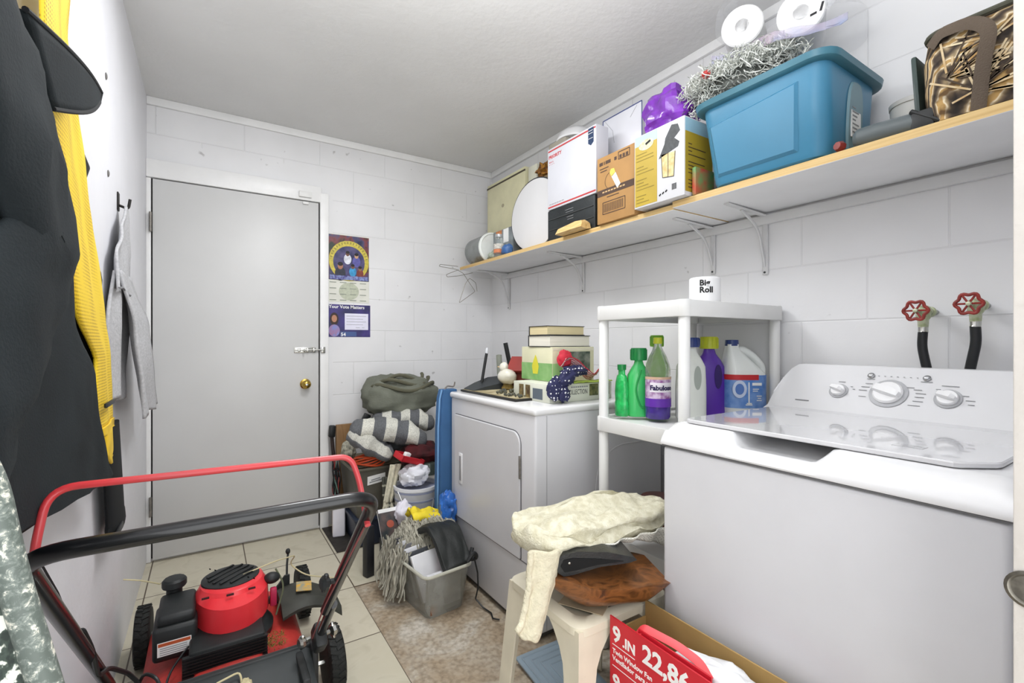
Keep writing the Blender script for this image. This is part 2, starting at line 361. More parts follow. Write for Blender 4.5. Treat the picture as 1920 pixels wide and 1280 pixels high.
# back door
d = thing('door_1', 'closed flat grey-white door in the back wall with brass knob and slide bolt', 'door', (.165, BW, 0), kind='structure')
obj('door_slab', box((-.238, BW-.035, .012), (.570, BW-.004, 1.985), .002), mat('door grey paint', '#cbcbca', .38, var=.025, vs=2.2, bump=.08, bs=15), d)
bm = bmesh.new(); bx(bm, (LW, BW-.028, 0), (-.245, BW, 1.99), .002); bx(bm, (LW, BW-.040, 1.991), (.585, BW, 2.085), .004)
bx(bm, (.578, BW-.040, 0), (.628, BW, 2.05), .004); bx(bm, (-.245, BW-.012, .0), (.578, BW, .012))
obj('door_frame', bm, trimp, d)
bm = bmesh.new(); bx(bm, (-.245, BW-.006, .008), (-.238, BW-.001, 1.99)); bx(bm, (.570, BW-.006, .008), (.578, BW-.001, 1.99)); bx(bm, (-.245, BW-.006, 1.985), (.578, BW-.001, 1.991))
obj('door_gap', bm, mat('dark gap', '#2d2b2a', .8), d)
hm = mat('old steel hinge', '#8a8680', .45, metal=.7, var=.2, vs=50)
for z in (.29, 1.76):
    bm = bmesh.new(); bx(bm, (-.252, BW-.042, z-.05), (-.240, BW-.034, z+.05), .001); lathe(bm, [(0, 0), (.006, 0), (.006, .1), (0, .1)], (-.246, BW-.045, z-.05), n=10)
    obj('hinge', bm, hm, d)
brass = mat('polished brass', '#b79a4e', .2, metal=1, var=.08)
kn = obj('door_knob', la([(0, .055), (.012, .054), (.022, .048), (.026, .040), (.024, .030), (.012, .022), (.010, .012), (.018, .008), (.030, .004), (.031, 0)], (.495, BW-.035, .888), ax=(0, -1, 0), n=28), brass, d)
obj('knob_button', la([(0, .058), (.006, .0575), (.008, .054), (.007, .05)], (.495, BW-.035, .888), ax=(0, -1, 0), n=16), CHROME, kn)
bm = bmesh.new(); bx(bm, (.432, BW-.039, 1.075), (.552, BW-.0345, 1.108), .002); bx(bm, (.582, BW-.05, 1.073), (.606, BW-.0395, 1.110), .002)
for x in (.452, .50, .535): bx(bm, (x, BW-.051, 1.08), (x+.014, BW-.039, 1.104), .003)
sb = obj('slide_bolt', bm, CHROME, d); bm = tb([(.437, BW-.047, 1.092), (.598, BW-.047, 1.092)], .0048, 10); tube(bm, [(.485, BW-.047, 1.092), (.485, BW-.068, 1.083)], .004, 8); obj('bolt_rod', bm, CHROME, sb)
bm = bmesh.new(); bx(bm, (.458, BW-.055, 2.006), (.528, BW-.0405, 2.040), .003); obj('alarm_contact', bm, WPLAS, d)
obj('alarm_magnet', box((.480, BW-.046, 1.966), (.512, BW-.0355, 1.982), .002), WPLAS, d)

# ------------------------------------------------------------------ washing machine
wm = thing('washing_machine', 'white top-loading washing machine with three dials on its sloped console', 'washing machine', (1.39, .52, 0))
bm = bmesh.new(); bx(bm, (1.04, .192, .01), (1.70, .856, .860), .012, 3); obj('cabinet', bm, ENAM, wm)
Y0, Y1 = .190, .858
def notch(y):
    a, c = .452, .685; s = .035
    if y < a or y > c: return 0
    return min(1, (y-a)/s, (c-y)/s) ** 1.0 * (1 if True else 0)
bm = bmesh.new(); prof = [(1.046, .8625), (1.036, .864), (1.0345, .870), (1.040, .880), (1.053, .898), (1.068, .912), (1.084, .9195), (1.098, .9205), (1.15, .9205), (1.30, .921), (1.56, .923), (1.70, .923), (1.72, .915), (1.72, .8625)]
low = [(1.046, .8625), (1.036, .864), (1.0345, .868), (1.039, .874), (1.047, .883), (1.058, .889), (1.072, .888), (1.088, .884), (1.125, .886), (1.30, .921), (1.56, .923), (1.70, .923), (1.72, .915), (1.72, .8625)]
ny = 60
rings = []
for j in range(ny + 1):
    y = Y0 + (Y1 - Y0) * j / ny; k = notch(y); k = k * k * (3 - 2 * k)
    e = min(y - Y0, Y1 - y); dz = -.012 * max(0, 1 - e / .02) ** 2
    rings.append([V((a[0] * (1-k) + c[0] * k, y, max(.8625, a[1] * (1-k) + c[1] * k + (dz if a[1] > .9 else 0)))) for a, c in zip(prof, low)])
loft(bm, rings); obj('top_cover', bm, WHITE, wm, ang=50)
obj('cabinet_seam', box((1.0385, .191, .8590), (1.71, .857, .8628), .0005), mat('cabinet seam grey', '#6b6b6d', .6), wm)  # grey strip along the joint below the top cover
lidm = mat('glossy light grey lid', '#d9d9db', .1, coat=1.0, var=.01)
def lid_out(z, g=0):
    p = [(1.088, .806), (1.094, .818), (1.106, .824), (1.515, .826), (1.520, .82), (1.520, .232), (1.515, .226), (1.155, .224), (1.140, .228), (1.094, .262), (1.088, .272)]
    c = V((1.3, .52, 0)); return [V((c.x + (x - c.x) * (1 - g), c.y + (y - c.y) * (1 - g), z)) for x, y in p]
bm = bmesh.new(); loft(bm, [lid_out(.922, .006), lid_out(.924), lid_out(.930), lid_out(.9325, .006)]); lid = obj('lid', bm, lidm, wm, ang=25)
obj('latch_window', box((1.16, .335, .9325), (1.19, .385, .9331)), mat('lid grey window', '#b9b9bc', .15, coat=1), lid)
# console: a sloped face with rounded shoulders
cons = []
for j in range(41):
    t = j / 40; y = .200 + .655 * t; e = min(t, 1 - t) * .655
    k = 1 - max(0, 1 - e / .06) ** 2.2 * .62            # height falls at the shoulders
    h = .145 * k
    cons.append([V(p) for p in ((1.535, y, .918), (1.537, y, .926), (1.550, y, .930), (1.562 + .0*k, y, .934), (1.562 + .095*k, y, .922 + h - .008), (1.562 + .101*k, y, .922 + h), (1.562 + .115*k, y, .924 + h), (1.73, y, .918 + h * .96), (1.742, y, .90), (1.742, y, .86), (1.6, y, .86))])
bm = bmesh.new(); loft(bm, cons); con = obj('console', bm, mat('console white', '#d8d8da', .35, coat=.2, var=.01), wm, ang=30)
cn = V((-.129, 0, .095)).normalized(); cu = V((.095, 0, .129)).normalized(); cr = V((0, -1, 0))
def cface(y, s): return V((1.562, y, .934)) + cu * s      # point on the console face, s metres up the slope
kn_m = mat('white dial plastic', '#e9e9ea', .25, coat=.5, var=.01)
def dial(y, s, r):
    c = cface(y, s) + cn * .0005
    bm = bmesh.new(); lathe(bm, [(r*1.28, 0), (r*1.3, .001), (r*1.24, .0022), (0, .0023)], c, cn, 32); rg = obj('dial_ring', bm, mat('dial ring grey', '#b2b3b6', .4), con)
    bm = bmesh.new(); lathe(bm, [(r, .001), (r*1.02, .006), (r*.95, .010), (r*.9, .0115), (0, .012)], c, cn, 32); k = obj('knob', bm, kn_m, wm)
    a = math.radians(20); d = (cr * math.cos(a) - cu * math.sin(a)); sd = cn.cross(d)
    bm = bmesh.new(); o = []
    for t, wd, h in ((-1.12, .16, .014), (-.9, .26, .022), (-.3, .30, .026), (.4, .28, .026), (.85, .20, .020), (.98, .1, .012)):
        p = c + d * r * t; o.append([p - sd*r*wd*1.25 + cn*.009, p + sd*r*wd*1.25 + cn*.009, p + sd*r*wd + cn*h, p - sd*r*wd + cn*h])
    loft(bm, o); obj('grip', bm, kn_m, k, ang=30)
dial(.663, .072, .019); dial(.540, .076, .035); dial(.412, .073, .022)
for y in (.592, .464):
    obj('button', la([(.009, 0), (.009, .002), (.0065, .0035), (.006, .006), (.004, .007), (0, .0072)], cface(y, .133), ax=cn, n=20), mat('silver button', '#a9aaac', .25, metal=.6), wm)
sg = []
for k in range(7): y = .575 - k * .0148; sg.append((-(y), .133, -(y) + .004, .133))
for (y0, s0, n, dx) in ((.505, .10, 1, .02), (.600, .105, 1, .018), (.608, .093, 1, .02), (.612, .081, 1, .02), (.608, .060, 1, .018), (.486, .094, 1, .018), (.480, .083, 1, .022), (.480, .071, 1, .02), (.482, .058, 1, .022), (.49, .044, 1, .026), (.67, .105, 1, .018), (.43, .112, 1, .035), (.385, .085, 1, .012), (.378, .072, 1, .018), (.372, .06, 1, .012), (.44, .1, 1, .01), (.60, .121, 1, .02), (.475, .121, 1, .025), (.55, .12, 1, .012), (.635, .09, 1, .006), (.628, .082, 1, .006)):
    sg.append((-y0, s0, -y0 + dx, s0))
strokes('dial_markings', sg, V((1.562, 0, .934)) + cn * .0004, cr, cu, .0016, GREYINK, con)
strokes('name_badge', [(-.775, .028, -.735, .028)], V((1.562, 0, .934)) + cn * .0004, cr, cu, .0035, mat('badge grey', '#77777a', .4), con)

# ------------------------------------------------------------------ dryer
dr = thing('clothes_dryer', 'white front-loading clothes dryer with a square door, loaded with clutter on top', 'clothes dryer', (1.4, 1.82, 0))
bm = bmesh.new(); bx(bm, (1.042, 1.452, .022), (1.76, 2.183, .862), .010, 3); obj('cabinet', bm, ENAM, dr)
bm = bmesh.new(); bx(bm, (1.034, 1.445, .858), (1.77, 2.190, .888), .012, 4); obj('top', bm, WHITE, dr)
bm = bmesh.new(); bx(bm, (1.06, 1.47, .0), (1.75, 2.17, .03)); obj('base_plinth', bm, mat('dryer base metal', '#55534f', .7, var=.2), dr)  # dark metal plinth under the cabinet
seam = mat('panel seam', '#67676a', .6)
obj('panel_seam', box((1.0405, 1.462, .2765), (1.0445, 2.175, .2795)), seam, dr)
def rr(y0, y1, z0, z1, r, x, g=0, nb=6):
    o = []
    for cy_, cz, a0, rr_ in ((y1 - .012, z0 + .004, -90, .004), (y1 - .012, z1 - .012, 0, .012), (y0 + r, z1 - r, 90, r), (y0 + .004, z0 + .004, 180, .004)):
        for k in range(nb + 1):
            a = math.radians(a0 + 90 * k / nb); o.append(V((x, cy_ + (rr_ + g) * math.cos(a), cz + (rr_ + g) * math.sin(a))))
    return o
bm = bmesh.new(); loft(bm, [rr(1.548, 2.132, .2825, .782, .05, 1.0418, .004), rr(1.548, 2.132, .2825, .782, .05, 1.0402, .004)]); obj('door_groove', bm, seam, dr)
bm = bmesh.new(); loft(bm, [rr(1.548, 2.132, .2825, .782, .05, 1.042), rr(1.548, 2.132, .2825, .782, .05, 1.036), rr(1.548, 2.132, .2825, .782, .05, 1.034, -.003)]); dd = obj('door', bm, ENAM, dr, ang=30)
bm = bmesh.new(); bx(bm, (1.0295, 2.040, .452), (1.035, 2.078, .602), .004, 3); hr = obj('door_handle', bm, WHITE, dd)
bm = bmesh.new(); bx(bm, (1.0285, 2.048, .470), (1.030, 2.066, .588), .002); obj('finger_pull', bm, mat('handle recess grey', '#9b9b9d', .3, metal=.2), hr)
bm = bmesh.new(); bx(bm, (1.0325, 1.5435, .60), (1.040, 1.5525, .69), .0015); lathe(bm, [(.004, 0), (.004, .09)], (1.035, 1.546, .60), n=8); obj('hinge', bm, hm, dr)
bm = bmesh.new(); 
for a in ((1.30, 1.4505, .07), (1.30, 1.4505, .70)): pass
tube(bm, rounded([(1.16, 1.4535, .06), (1.33, 1.4535, .30), (1.36, 1.4535, .62), (1.46, 1.4535, .70), (1.70, 1.4535, .70)], .08, 6), .0035, 6); obj('side_rib', bm, ENAM, dr)
bm = bmesh.new(); bx(bm, (1.0955, 1.4508, .03), (1.0985, 1.4528, .856)); obj('side_seam', bm, mat('soft seam grey', '#a9a9ab', .6), dr)

# ------------------------------------------------------------------ plastic shelf unit
un = thing('plastic_shelf_unit', 'white plastic shelf unit with round posts between the washer and the dryer', 'shelf unit', (1.51, 1.12, 0))
ux0, ux1, uy0, uy1 = 1.250, 1.775, .945, 1.300
for (x, y) in ((ux0, uy0), (ux0, uy1), (ux1, uy0), (ux1, uy1)):
    obj('post', la([(.017, 0), (.018, .01), (.018, .40), (.0195, .42), (.018, .44), (.018, 1.262), (.015, 1.266)], (x, y, 0), n=20), WPLAS, un)
def shelf(z, h=.052):
    bm = bmesh.new(); a, c = .022, .022
    bx(bm, (ux0 - .005, uy0 - .005, z - .022), (ux1 + .005, uy1 + .005, z - .010), .002)
    for (p, q) in (((ux0-.024, uy0, z-h), (ux0-.012, uy1, z)), ((ux1+.012, uy0, z-h), (ux1+.024, uy1, z)), ((ux0, uy0-.024, z-h), (ux1, uy0-.012, z)), ((ux0, uy1+.012, z-h), (ux1, uy1+.024, z))): bx(bm, p, q, .003)
    for (x, y) in ((ux0, uy0), (ux0, uy1), (ux1, uy0), (ux1, uy1)): lathe(bm, [(.023, -h), (.024, -h+.003), (.024, -.003), (.022, .001), (0, .0015)], (x, y, z), n=22)
    # underside ribs
    for k in range(1, 6): x = ux0 + (ux1-ux0)*k/6; bx(bm, (x-.002, uy0, z-.034), (x+.002, uy1, z-.02))
    obj('shelf', bm, WPLAS, un, ang=30)
shelf(1.272); shelf(.862); shelf(.44)

# ------------------------------------------------------------------ long wall shelf
pine = wood_mat('bare pine edge', '#c19c60', '#d6b87e', (18, 1.4, 40))
wpaint = mat('white painted board', '#e8e8e9', .5, var=.03, vs=6)
def board(name, a, c, lab):
    bm = box(a, c, .0015, 1); bmesh.ops.recalc_face_normals(bm, faces=bm.faces)
    for f in bm.faces: f.material_index = 1 if f.normal.z < -.7 else 0
    return obj(name, bm, [pine, wpaint], None, lab, 'shelf board')
board('shelf_board', (1.452, .155, 1.637), (RW-.002, 1.150, 1.6615), 'thick pine shelf board holding the blue tote and the camouflage bag')
board('shelf_board', (1.462, 1.152, 1.633), (RW-.002, 2.925, 1.6545), 'longer thin pine shelf board reaching the back corner, under the row of boxes')
bpm = mat('white bracket metal', '#d0d0d0', .4, var=.05)
for y, lab in ((.998, 'white shelf bracket closest to the washing machine'), (1.222, 'white shelf bracket above the toilet roll'), (2.048, 'small white shelf bracket above the stacked books'), (2.84, 'white shelf bracket nearest the back corner')):
    t = thing('shelf_bracket', lab, 'bracket', (RW, y, 1.4), 'brackets under the long shelf'); yz = 1.6365 if y < 1.15 else 1.6325; zb = 1.40 if y < 1.1 else 1.43 if y < 1.3 else 1.425 if y < 2.2 else 1.375
    o = RW
    bm = bmesh.new(); tube(bm, rounded([(o-.006, y, zb), (o-.007, y, yz-.010), (o-.26, y, yz-.003)], .012, 3), .0055, 8, flat=2.0, up=(0, 1, 0)); 
    obj('bracket_arm', bm, bpm, t)
    bm = bmesh.new(); tube(bm, rounded([(o-.008, y, zb+.03), (o-.055, y, yz-.06), (o-.17, y, yz-.010)], .06, 6), .0065, 8, flat=.7, up=(0, 1, 0)); obj('brace', bm, bpm, t)
    bm = bmesh.new()
    for z in (zb+.008, yz-.035): lathe(bm, [(.0045, 0), (.004, .002), (0, .0028)], (o-.011, y, z), (-1, 0, 0), 10)
    obj('screw', bm, DARK, t)

# ------------------------------------------------------------------ water taps and hoses
redh = mat('red valve wheel', '#84271f', .45, var=.2, vs=60); verd = mat('verdigris brass', '#9aa37c', .5, metal=.5, col2='#c9cdb4', vs=60); rub = mat('black rubber hose', '#15171a', .4)
for i, (y, z, lab) in enumerate(((.497, 1.228, 'wall tap with red wheel and black hose, left one above the console'), (.387, 1.240, 'wall tap with red wheel and black hose, right one above the console'))):
    t = thing('wall_tap', lab, 'tap', (RW, y, z), 'taps over the washing machine'); x = 1.668
    bm = bmesh.new(); n = 42; pts = []
    for k in range(n): a = 2*PI*k/n; r = .0255 + .0028 * math.cos(6*a); pts.append((x, y + r*math.cos(a), z + r*math.sin(a)))
    tube(bm, pts, .0042, 8, closed=True)
    for k in range(6): a = 2*PI*(k)/6; tube(bm, [(x, y, z), (x, y + .025*math.cos(a), z + .025*math.sin(a))], .0026, 6)
    obj('hand_wheel', bm, redh, t)
    bm = bmesh.new(); lathe(bm, [(0, -.008), (.005, -.006), (.007, 0), (.005, .006), (.005, .03), (.011, .032), (.013, .045), (.017, .05), (.018, .07), (.012, .078), (.012, .10), (.016, .102), (.016, .112), (0, .113)], (x, y, z), (1, 0, 0), 16)
    lathe(bm, [(.012, 0), (.013, .02), (.017, .026), (.017, .04), (.013, .042)], (x + .058, y, z - .045), (0, 0, 1), 14)
    obj('valve_body', bm, verd, t)
    obj('wall_pipe', tb([(x + .10, y, z), (RW + .0, y - .004, z)], .008, 10), mat('pipe', '#9d9f9c', .35, metal=.6), t)
    s = 1 if i == 0 else -1
    bm = bmesh.new(); tube(bm, [(x+.058, y, z-.03), (x+.058, y, z-.055), (x+.056, y-.001*s, z-.062)], .0115, 12); obj('hose_coupling', bm, CHROME, t)
    pts = [V((x+.056, y, z-.06)), V((x+.055, y + .002*s, z-.10)), V((x+.055, y - .008*s, z-.16)), V((x+.066, y - .022*s, z-.23)), V((x+.075, y - .03*s, z-.33)), V((x+.085, y-.02*s, z-.5))]
    obj('hose', tb(rounded(pts, .06, 5), .0115, 12), rub, t)

# ------------------------------------------------------------------ things on the long shelf
ZB, ZA = 1.6549, 1.6619           # tops of the left and the right board
# round container on its side at the far end
t = thing('round_food_container', 'see-through round tub lying on its side at the far shelf end', 'container', (1.55, 2.74, ZB))
bm = bmesh.new(); lathe(bm, [(.088, 0), (.094, .01), (.098, .20), (.10, .215), (.096, .215), (.092, .20), (.088, .012), (0, .01)], (1.57, 2.89, ZB + .101), (0, -1, 0), 32)
obj('tub', bm, mat('clear grey plastic', '#aab0ae', .15, trans=.55, alpha=.75, var=.15, vs=30), t)
bm = bmesh.new(); lathe(bm, [(.1005, 0), (.101, .012), (.090, .018), (.086, .014), (0, .014)], (1.57, 2.676, ZB + .101), (0, -1, 0), 32); obj('lid', bm, mat('milky white lid', '#dfe3df', .35, var=.05, vs=20), t, label='milky white lid')
obj('twine', tb([(1.53, 2.93 - .3*i/10, ZB + .008 + .012*math.sin(i)) for i in range(8)], .003, 6), mat('tan twine', '#a58f66', .8), None, 'tan stick poking out over the far end of the shelf', 'stick')
# glass jar with orange band
t = thing('glass_jar', 'small glass jar with orange and white bands beside the round tub', 'jar', (1.50, 2.47, ZB))
obj('jar_body', la([(0, .0), (.030, .001), (.032, .01), (.032, .085), (.022, .105), (.020, .125)], (1.50, 2.47, ZB), n=20), mat('clear jar glass', '#dfe6e4', .08, trans=.8, alpha=.6), t)
obj('jar_lid', la([(.022, 0), (.023, .004), (.023, .018), (0, .020)], (1.50, 2.47, ZB + .124), n=20), mat('steel lid', '#b8babb', .3, metal=.6), t)
obj('orange_band', la([(.0325, .0), (.0326, .001), (.0326, .020), (.0325, .021)], (1.50, 2.47, ZB + .028), n=20), mat('orange band', '#cf7d55', .6), t)
obj('white_band', la([(.0325, .0), (.0326, .001), (.0326, .03), (.0325, .031)], (1.50, 2.47, ZB + .051), n=20), mat('label grey white', '#c7c4bb', .6, var=.3, vs=90), t)
obj('bundle', blob(bmesh.new(), (1.53, 2.58, ZB + .030), (.035, .05, .030), f=2.5, a=.4, n=16, seed=3), mat('crumpled foil', '#9fa89a', .4, metal=.3, var=.4, vs=60), None, 'small crumpled grey-green packet on the shelf in front of the round tub', 'packet')
# blue dispenser
bm = bmesh.new(); blob(bm, (1.50, 2.375, ZB + .034), (.03, .035, .033), f=2, a=.25, n=16, seed=5, e=.8)
obj('blue_tape', bm, mat('blue plastic', '#3a6299', .4, var=.2), None, 'small blue plastic lump on the shelf between the jar and the white oval', 'tape')
t = thing('tool_tin', 'grey steel tin with an orange and white label behind the jar', 'tin', (1.60, 2.50, ZB))
obj('tin_body', box((1.57, 2.42, ZB), (1.66, 2.66, ZB + .20), .008), mat('grey tin', '#8b9295', .3, metal=.5, var=.3, vs=15), t)
decal('orange_label', (1.5698, 2.62, ZB + .15), *XF, .07, .045, mat('orange label', '#c9814f', .6, var=.2, vs=60), t); decal('white_label', (1.5698, 2.53, ZB + .11), *XF, .06, .085, PAPER, t)
# cream case behind
t = thing('cream_case', 'flat cream cabinet with dark lid line leaning upright in the back shelf corner', 'case', (1.72, 2.7, ZB))
M = RT((1.70, 2.7, ZB), ry=0)
bm = bmesh.new(); bx(bm, (1.665, 2.43, ZB + .21), (1.80, 2.90, ZB + .585), .006); obj('case_body', bm, mat('aged cream', '#d4d0ac', .5, var=.05, vs=10), t)
obj('case_back_lower', box((1.70, 2.46, ZB), (1.79, 2.88, ZB + .21), .004), mat('dark grey metal case', '#6c7275', .4, metal=.3, var=.3), t)
bm = bmesh.new(); bx(bm, (1.6635, 2.428, ZB + .555), (1.668, 2.902, ZB + .566)); bx(bm, (1.6635, 2.428, ZB + .216), (1.668, 2.902, ZB + .222)); obj('case_lid_line', bm, mat('dark brown line', '#4a4335', .6), t)
disc('emblem', (1.6645, 2.69, ZB + .40), *XF, .016, .012, mat('faded emblem', '#a59d82', .5), t)
t = thing('cream_tube', 'tall pale cream box end standing right beside the cream case', 'box', (1.73, 2.36, ZB))
obj('box_body', box((1.67, 2.31, ZB), (1.79, 2.40, ZB + .565), .004), mat('pale cream card', '#d9d8c6', .6, var=.04), t)
obj('autumn_leaves', blob(bmesh.new(), (1.70, 2.24, ZB + .50), (.05, .055, .045), f=4, a=.9, n=20, seed=8), mat('orange brown leaves', '#b8862f', .7, col2='#7c4a2c', vs=55), None, 'orange and brown artificial leaves sticking up between cream box and mailing carton', 'leaves')
obj('leaf_box', box((1.66, 2.17, ZB), (1.79, 2.30, ZB + .46), .004), mat('kraft brown', '#8d7b5f', .7), None, 'brown carton hidden behind the white oval, holding the leaves', 'carton')
# oval
t = thing('oval_board', 'large white oval board with thin dark rim leaning behind the mailing carton', 'oval board', (1.575, 2.18, ZB))
bm = bmesh.new(); n = 48; cc = V((1.565, 2.185, ZB + .208))
def ov(x, g): return [V((x + .0, cc.y + (.236 - g) * math.cos(2*PI*k/n), cc.z + (.207 - g) * math.sin(2*PI*k/n))) for k in range(n)]
loft(bm, [ov(1.560, .004), ov(1.560, .0), ov(1.575, .0), ov(1.575, .004)]); obj('rim', bm, mat('dark rim', '#20242b', .4), t)
bm = bmesh.new(); loft(bm, [ov(1.5605, .006), ov(1.557, .008), ov(1.5565, .012)]); obj('panel', bm, mat('clean white panel', '#dededf', .25, var=.01), t)
# black case with mailing carton on top
t = thing('black_case', 'long black plastic case under the white mailing carton', 'case', (1.6, 1.76, ZB))
bm = bmesh.new(); bx(bm, (1.474, 1.590, ZB), (1.70, 1.945, ZB + .158), .008, 3); cb = obj('case_shell', bm, mat('black grained plastic', '#1e2325', .5, var=.2, bump=.3, bs=200), t)
bm = bmesh.new(); bx(bm, (1.471, 1.60, ZB + .105), (1.475, 1.935, ZB + .109)); bx(bm, (1.471, 1.60, ZB + .052), (1.475, 1.935, ZB + .055)); obj('case_groove', bm, DARK, t)
strokes('fine_print', [(-1.80 + .004*i % .1, .13 - .012*(i % 5), -1.74, .13 - .012*(i % 5)) for i in range(5)], (1.4735, 0, ZB), *XF, .002, GREYINK, t)
t = thing('mailing_carton', 'white mailing carton with red stripes and navy pennant tag on top of the black case', 'carton', (1.52, 1.76, ZB + .159))
z0 = ZB + .159; z1 = 2.125
obj('carton_body', box((1.472, 1.580, z0), (1.548, 1.940, z1), .002), mat('white carton board', '#cccdd3', .55, var=.02), t)
rp = mat('carton red', '#b8383a', .6)
strokes('red_stripes', [(-1.935, .012, -1.583, .012), (-1.935, z1 - z0 - .013, -1.583, z1 - z0 - .013)], (1.4718, 0, z0), *XF, .007, rp, t)
text('mail_lettering', 'PRIORITY', (1.4716, 1.93, z1 - .052), *XF, .024, rp, t, bold=.0006)
text('mail_lettering', '\u2605 M A I L \u2605' if False else 'M A I L', (1.4716, 1.927, z1 - .074), *XF, .012, rp, t)
strokes('fine_print', [(-1.925 + .02*k, z0 + .026, -1.910 + .02*k, z0 + .026) for k in range(6)], (1.4716, 0, 0), *XF, .003, GREYINK, t)
bm = bmesh.new(); O = V((1.4716, 1.632, z1 - .075)); prism(bm, [O, O + V((0, -.018, -.012)), O + V((0, -.036, 0)), O + V((0, -.036, .068)), O + V((0, 0, .068))], (-.0006, 0, 0)); tg = obj('pennant_tag', bm, mat('tag navy', '#1f3556', .5), t)
strokes('tag_print', [(-1.629, z, -1.600, z) for z in (z1 - .02, z1 - .032, z1 - .055)], (1.4708, 0, 0), *XF, .002, PAPER, t)
strokes('stars_row', [(-1.926 + .012*k, z1 - .082, -1.923 + .012*k, z1 - .082) for k in range(4)], (1.4716, 0, 0), *XF, .003, rp, t)
# white dome behind
obj('white_bowl', la([(.105, 0), (.108, .008), (.092, .04), (.055, .068), (0, .077)], (1.70, 1.985, 2.236), n=32), mat('milk glass', '#efeff0', .3), None, 'upturned white bowl peeking over the top of the white mailing carton', 'bowl')
obj('storage_box', box((1.60, 1.952, ZB + .001), (1.80, 2.10, 2.2355), .004), mat('plain grey carton', '#a9a395', .7), None, 'grey carton hidden behind the mailing carton and carrying the white bowl', 'carton')
# wood piece at the edge
bm = bmesh.new(); loft(bm, [[V((1.466 + a*.06, y, ZB + .001 + max(0, b)*h)) for a, b in ((0, .12), (0.1, .85), (.5, 1), (.9, .8), (1, .1), (.8, 0), (.2, 0))] for y, h in ((1.80, .012), (1.785, .03), (1.73, .036), (1.66, .044), (1.62, .040), (1.612, .03))])
bmesh.ops.translate(bm, verts=bm.verts, vec=(-.056, .0, 0)); 
obj('wood_offcut', bm, wood_mat('yellow offcut', '#c99d55', '#e5c489', (30, 6, 30)), None, 'chunky yellow wood offcut on the shelf edge below the black case', 'wood offcut')
# brown carton
t = thing('brown_carton', 'brown cardboard carton with barcode and white-yellow picture sticker', 'carton', (1.5, 1.465, ZB))
bx0, by0, by1, bz0, bz1 = 1.447, 1.330, 1.546, ZB + .001, 1.945
obj('carton_body', box((bx0, by0, bz0), (1.60, by1, bz1), .002), mat('corrugated brown', '#ac8350', .75, var=.06, vs=12), t)
bi = mat('brown ink', '#4e3b30', .7)
decal('print_band', (bx0 - .0002, by1 - .002, bz0 + .118), (0, -1, 0), (0, 0, 1), .212, .028, bi, t)
strokes('band_lettering', [(-by1 + .034 + .017*k, bz0 + .133, -by1 + .046 + .017*k, bz0 + .133) for k in range(8)], (bx0 - .001, 0, 0), *XF, .006, mat('tan ink', '#c9a878', .7), t)
strokes('top_lettering', [(-by1 + a, bz1 - .030, -by1 + a + w_, bz1 - .030) for a, w_ in ((.014, .022), (.042, .005), (.052, .030), (.104, .014), (.134, .012), (.152, .012), (.170, .012))], (bx0 - .0002, 0, 0), *XF, .014, bi, t)
strokes('box_outlines', [(-by1+.128, bz1-.040, -by1+.190, bz1-.040), (-by1+.128, bz1-.010, -by1+.190, bz1-.010), (-by1+.128, bz1-.040, -by1+.128, bz1-.010), (-by1+.190, bz1-.040, -by1+.190, bz1-.010),
   (-by1+.035, bz0+.038, -by1+.165, bz0+.038), (-by1+.035, bz0+.088, -by1+.165, bz0+.088), (-by1+.035, bz0+.038, -by1+.035, bz0+.088), (-by1+.165, bz0+.038, -by1+.165, bz0+.088)], (bx0 - .0002, 0, 0), *XF, .0035, bi, t)
strokes('barcode', [(-by1 + .043 + k*.0078, bz0+.045, -by1 + .043 + k*.0078, bz0+.081) for k in range(15)], (bx0 - .0002, 0, 0), *XF, .0034, bi, t)
strokes('sub_lettering', [(-by1+.016, bz1-.052, -by1+.07, bz1-.052), (-by1+.02, bz1-.064, -by1+.06, bz1-.064), (-by1+.06, bz0+.108, -by1+.13, bz0+.108)], (bx0 - .0002, 0, 0), *XF, .004, bi, t)
n = 20; strokes('round_print', [(-by1+.085+.036*math.cos(2*PI*k/n), bz0+.175+.036*math.sin(2*PI*k/n), -by1+.085+.036*math.cos(2*PI*(k+1)/n), bz0+.175+.036*math.sin(2*PI*(k+1)/n)) for k in range(n)], (bx0 - .0002, 0, 0), *XF, .002, bi, t)
bm = bmesh.new(); O = V((bx0 - .0012, by1 - .088, bz0 + .190)); q = lambda a, b: O + V((0, -a, b))
prism(bm, [q(0, 0), q(.034, -.058), q(.052, -.044), q(.024, .012)], (-.0006, 0, 0)); obj('bottle_picture', bm, mat('picture white', '#f7f7f0', .4), t, label='white sticker bottle shape')
bm = bmesh.new(); prism(bm, [q(-.010, .018), q(.001, -.003), q(.024, .010), q(.016, .030), q(-.002, .032)], (-.0006, 0, 0)); obj('cap_picture', bm, mat('picture yellow', '#ecd15a', .4), t)
# white card box with navy edges
t = thing('white_card_box', 'tall white box with navy edges standing behind the brown carton', 'box', (1.66, 1.55, ZB))
obj('box_body', box((1.605, 1.430, ZB), (1.70, 1.588, 1.95), .002), mat('glossy white card', '#d3d4da', .3, var=.02), t)
obj('box_upper', box((1.605, 1.430, 1.95), (1.70, 1.675, 2.205), .002), mat('glossy white card', '#ecedf4', .3, var=.02), t)
nv = mat('navy edge', '#3f4a7c', .5)
strokes('navy_edges', [(-1.674, .30, -1.674, .548), (-1.432, .30, -1.432, .548), (-1.674, .547, -1.432, .547)], (1.6048, 0, ZB), *XF, .005, nv, t)
strokes('fold_creases', [(-1.66, .54, -1.61, .48), (-1.61, .48, -1.60, .42), (-1.46, .54, -1.50, .50), (-1.60, .37, -1.55, .375)], (1.6048, 0, ZB), *XF, .0015, GREYINK, t)
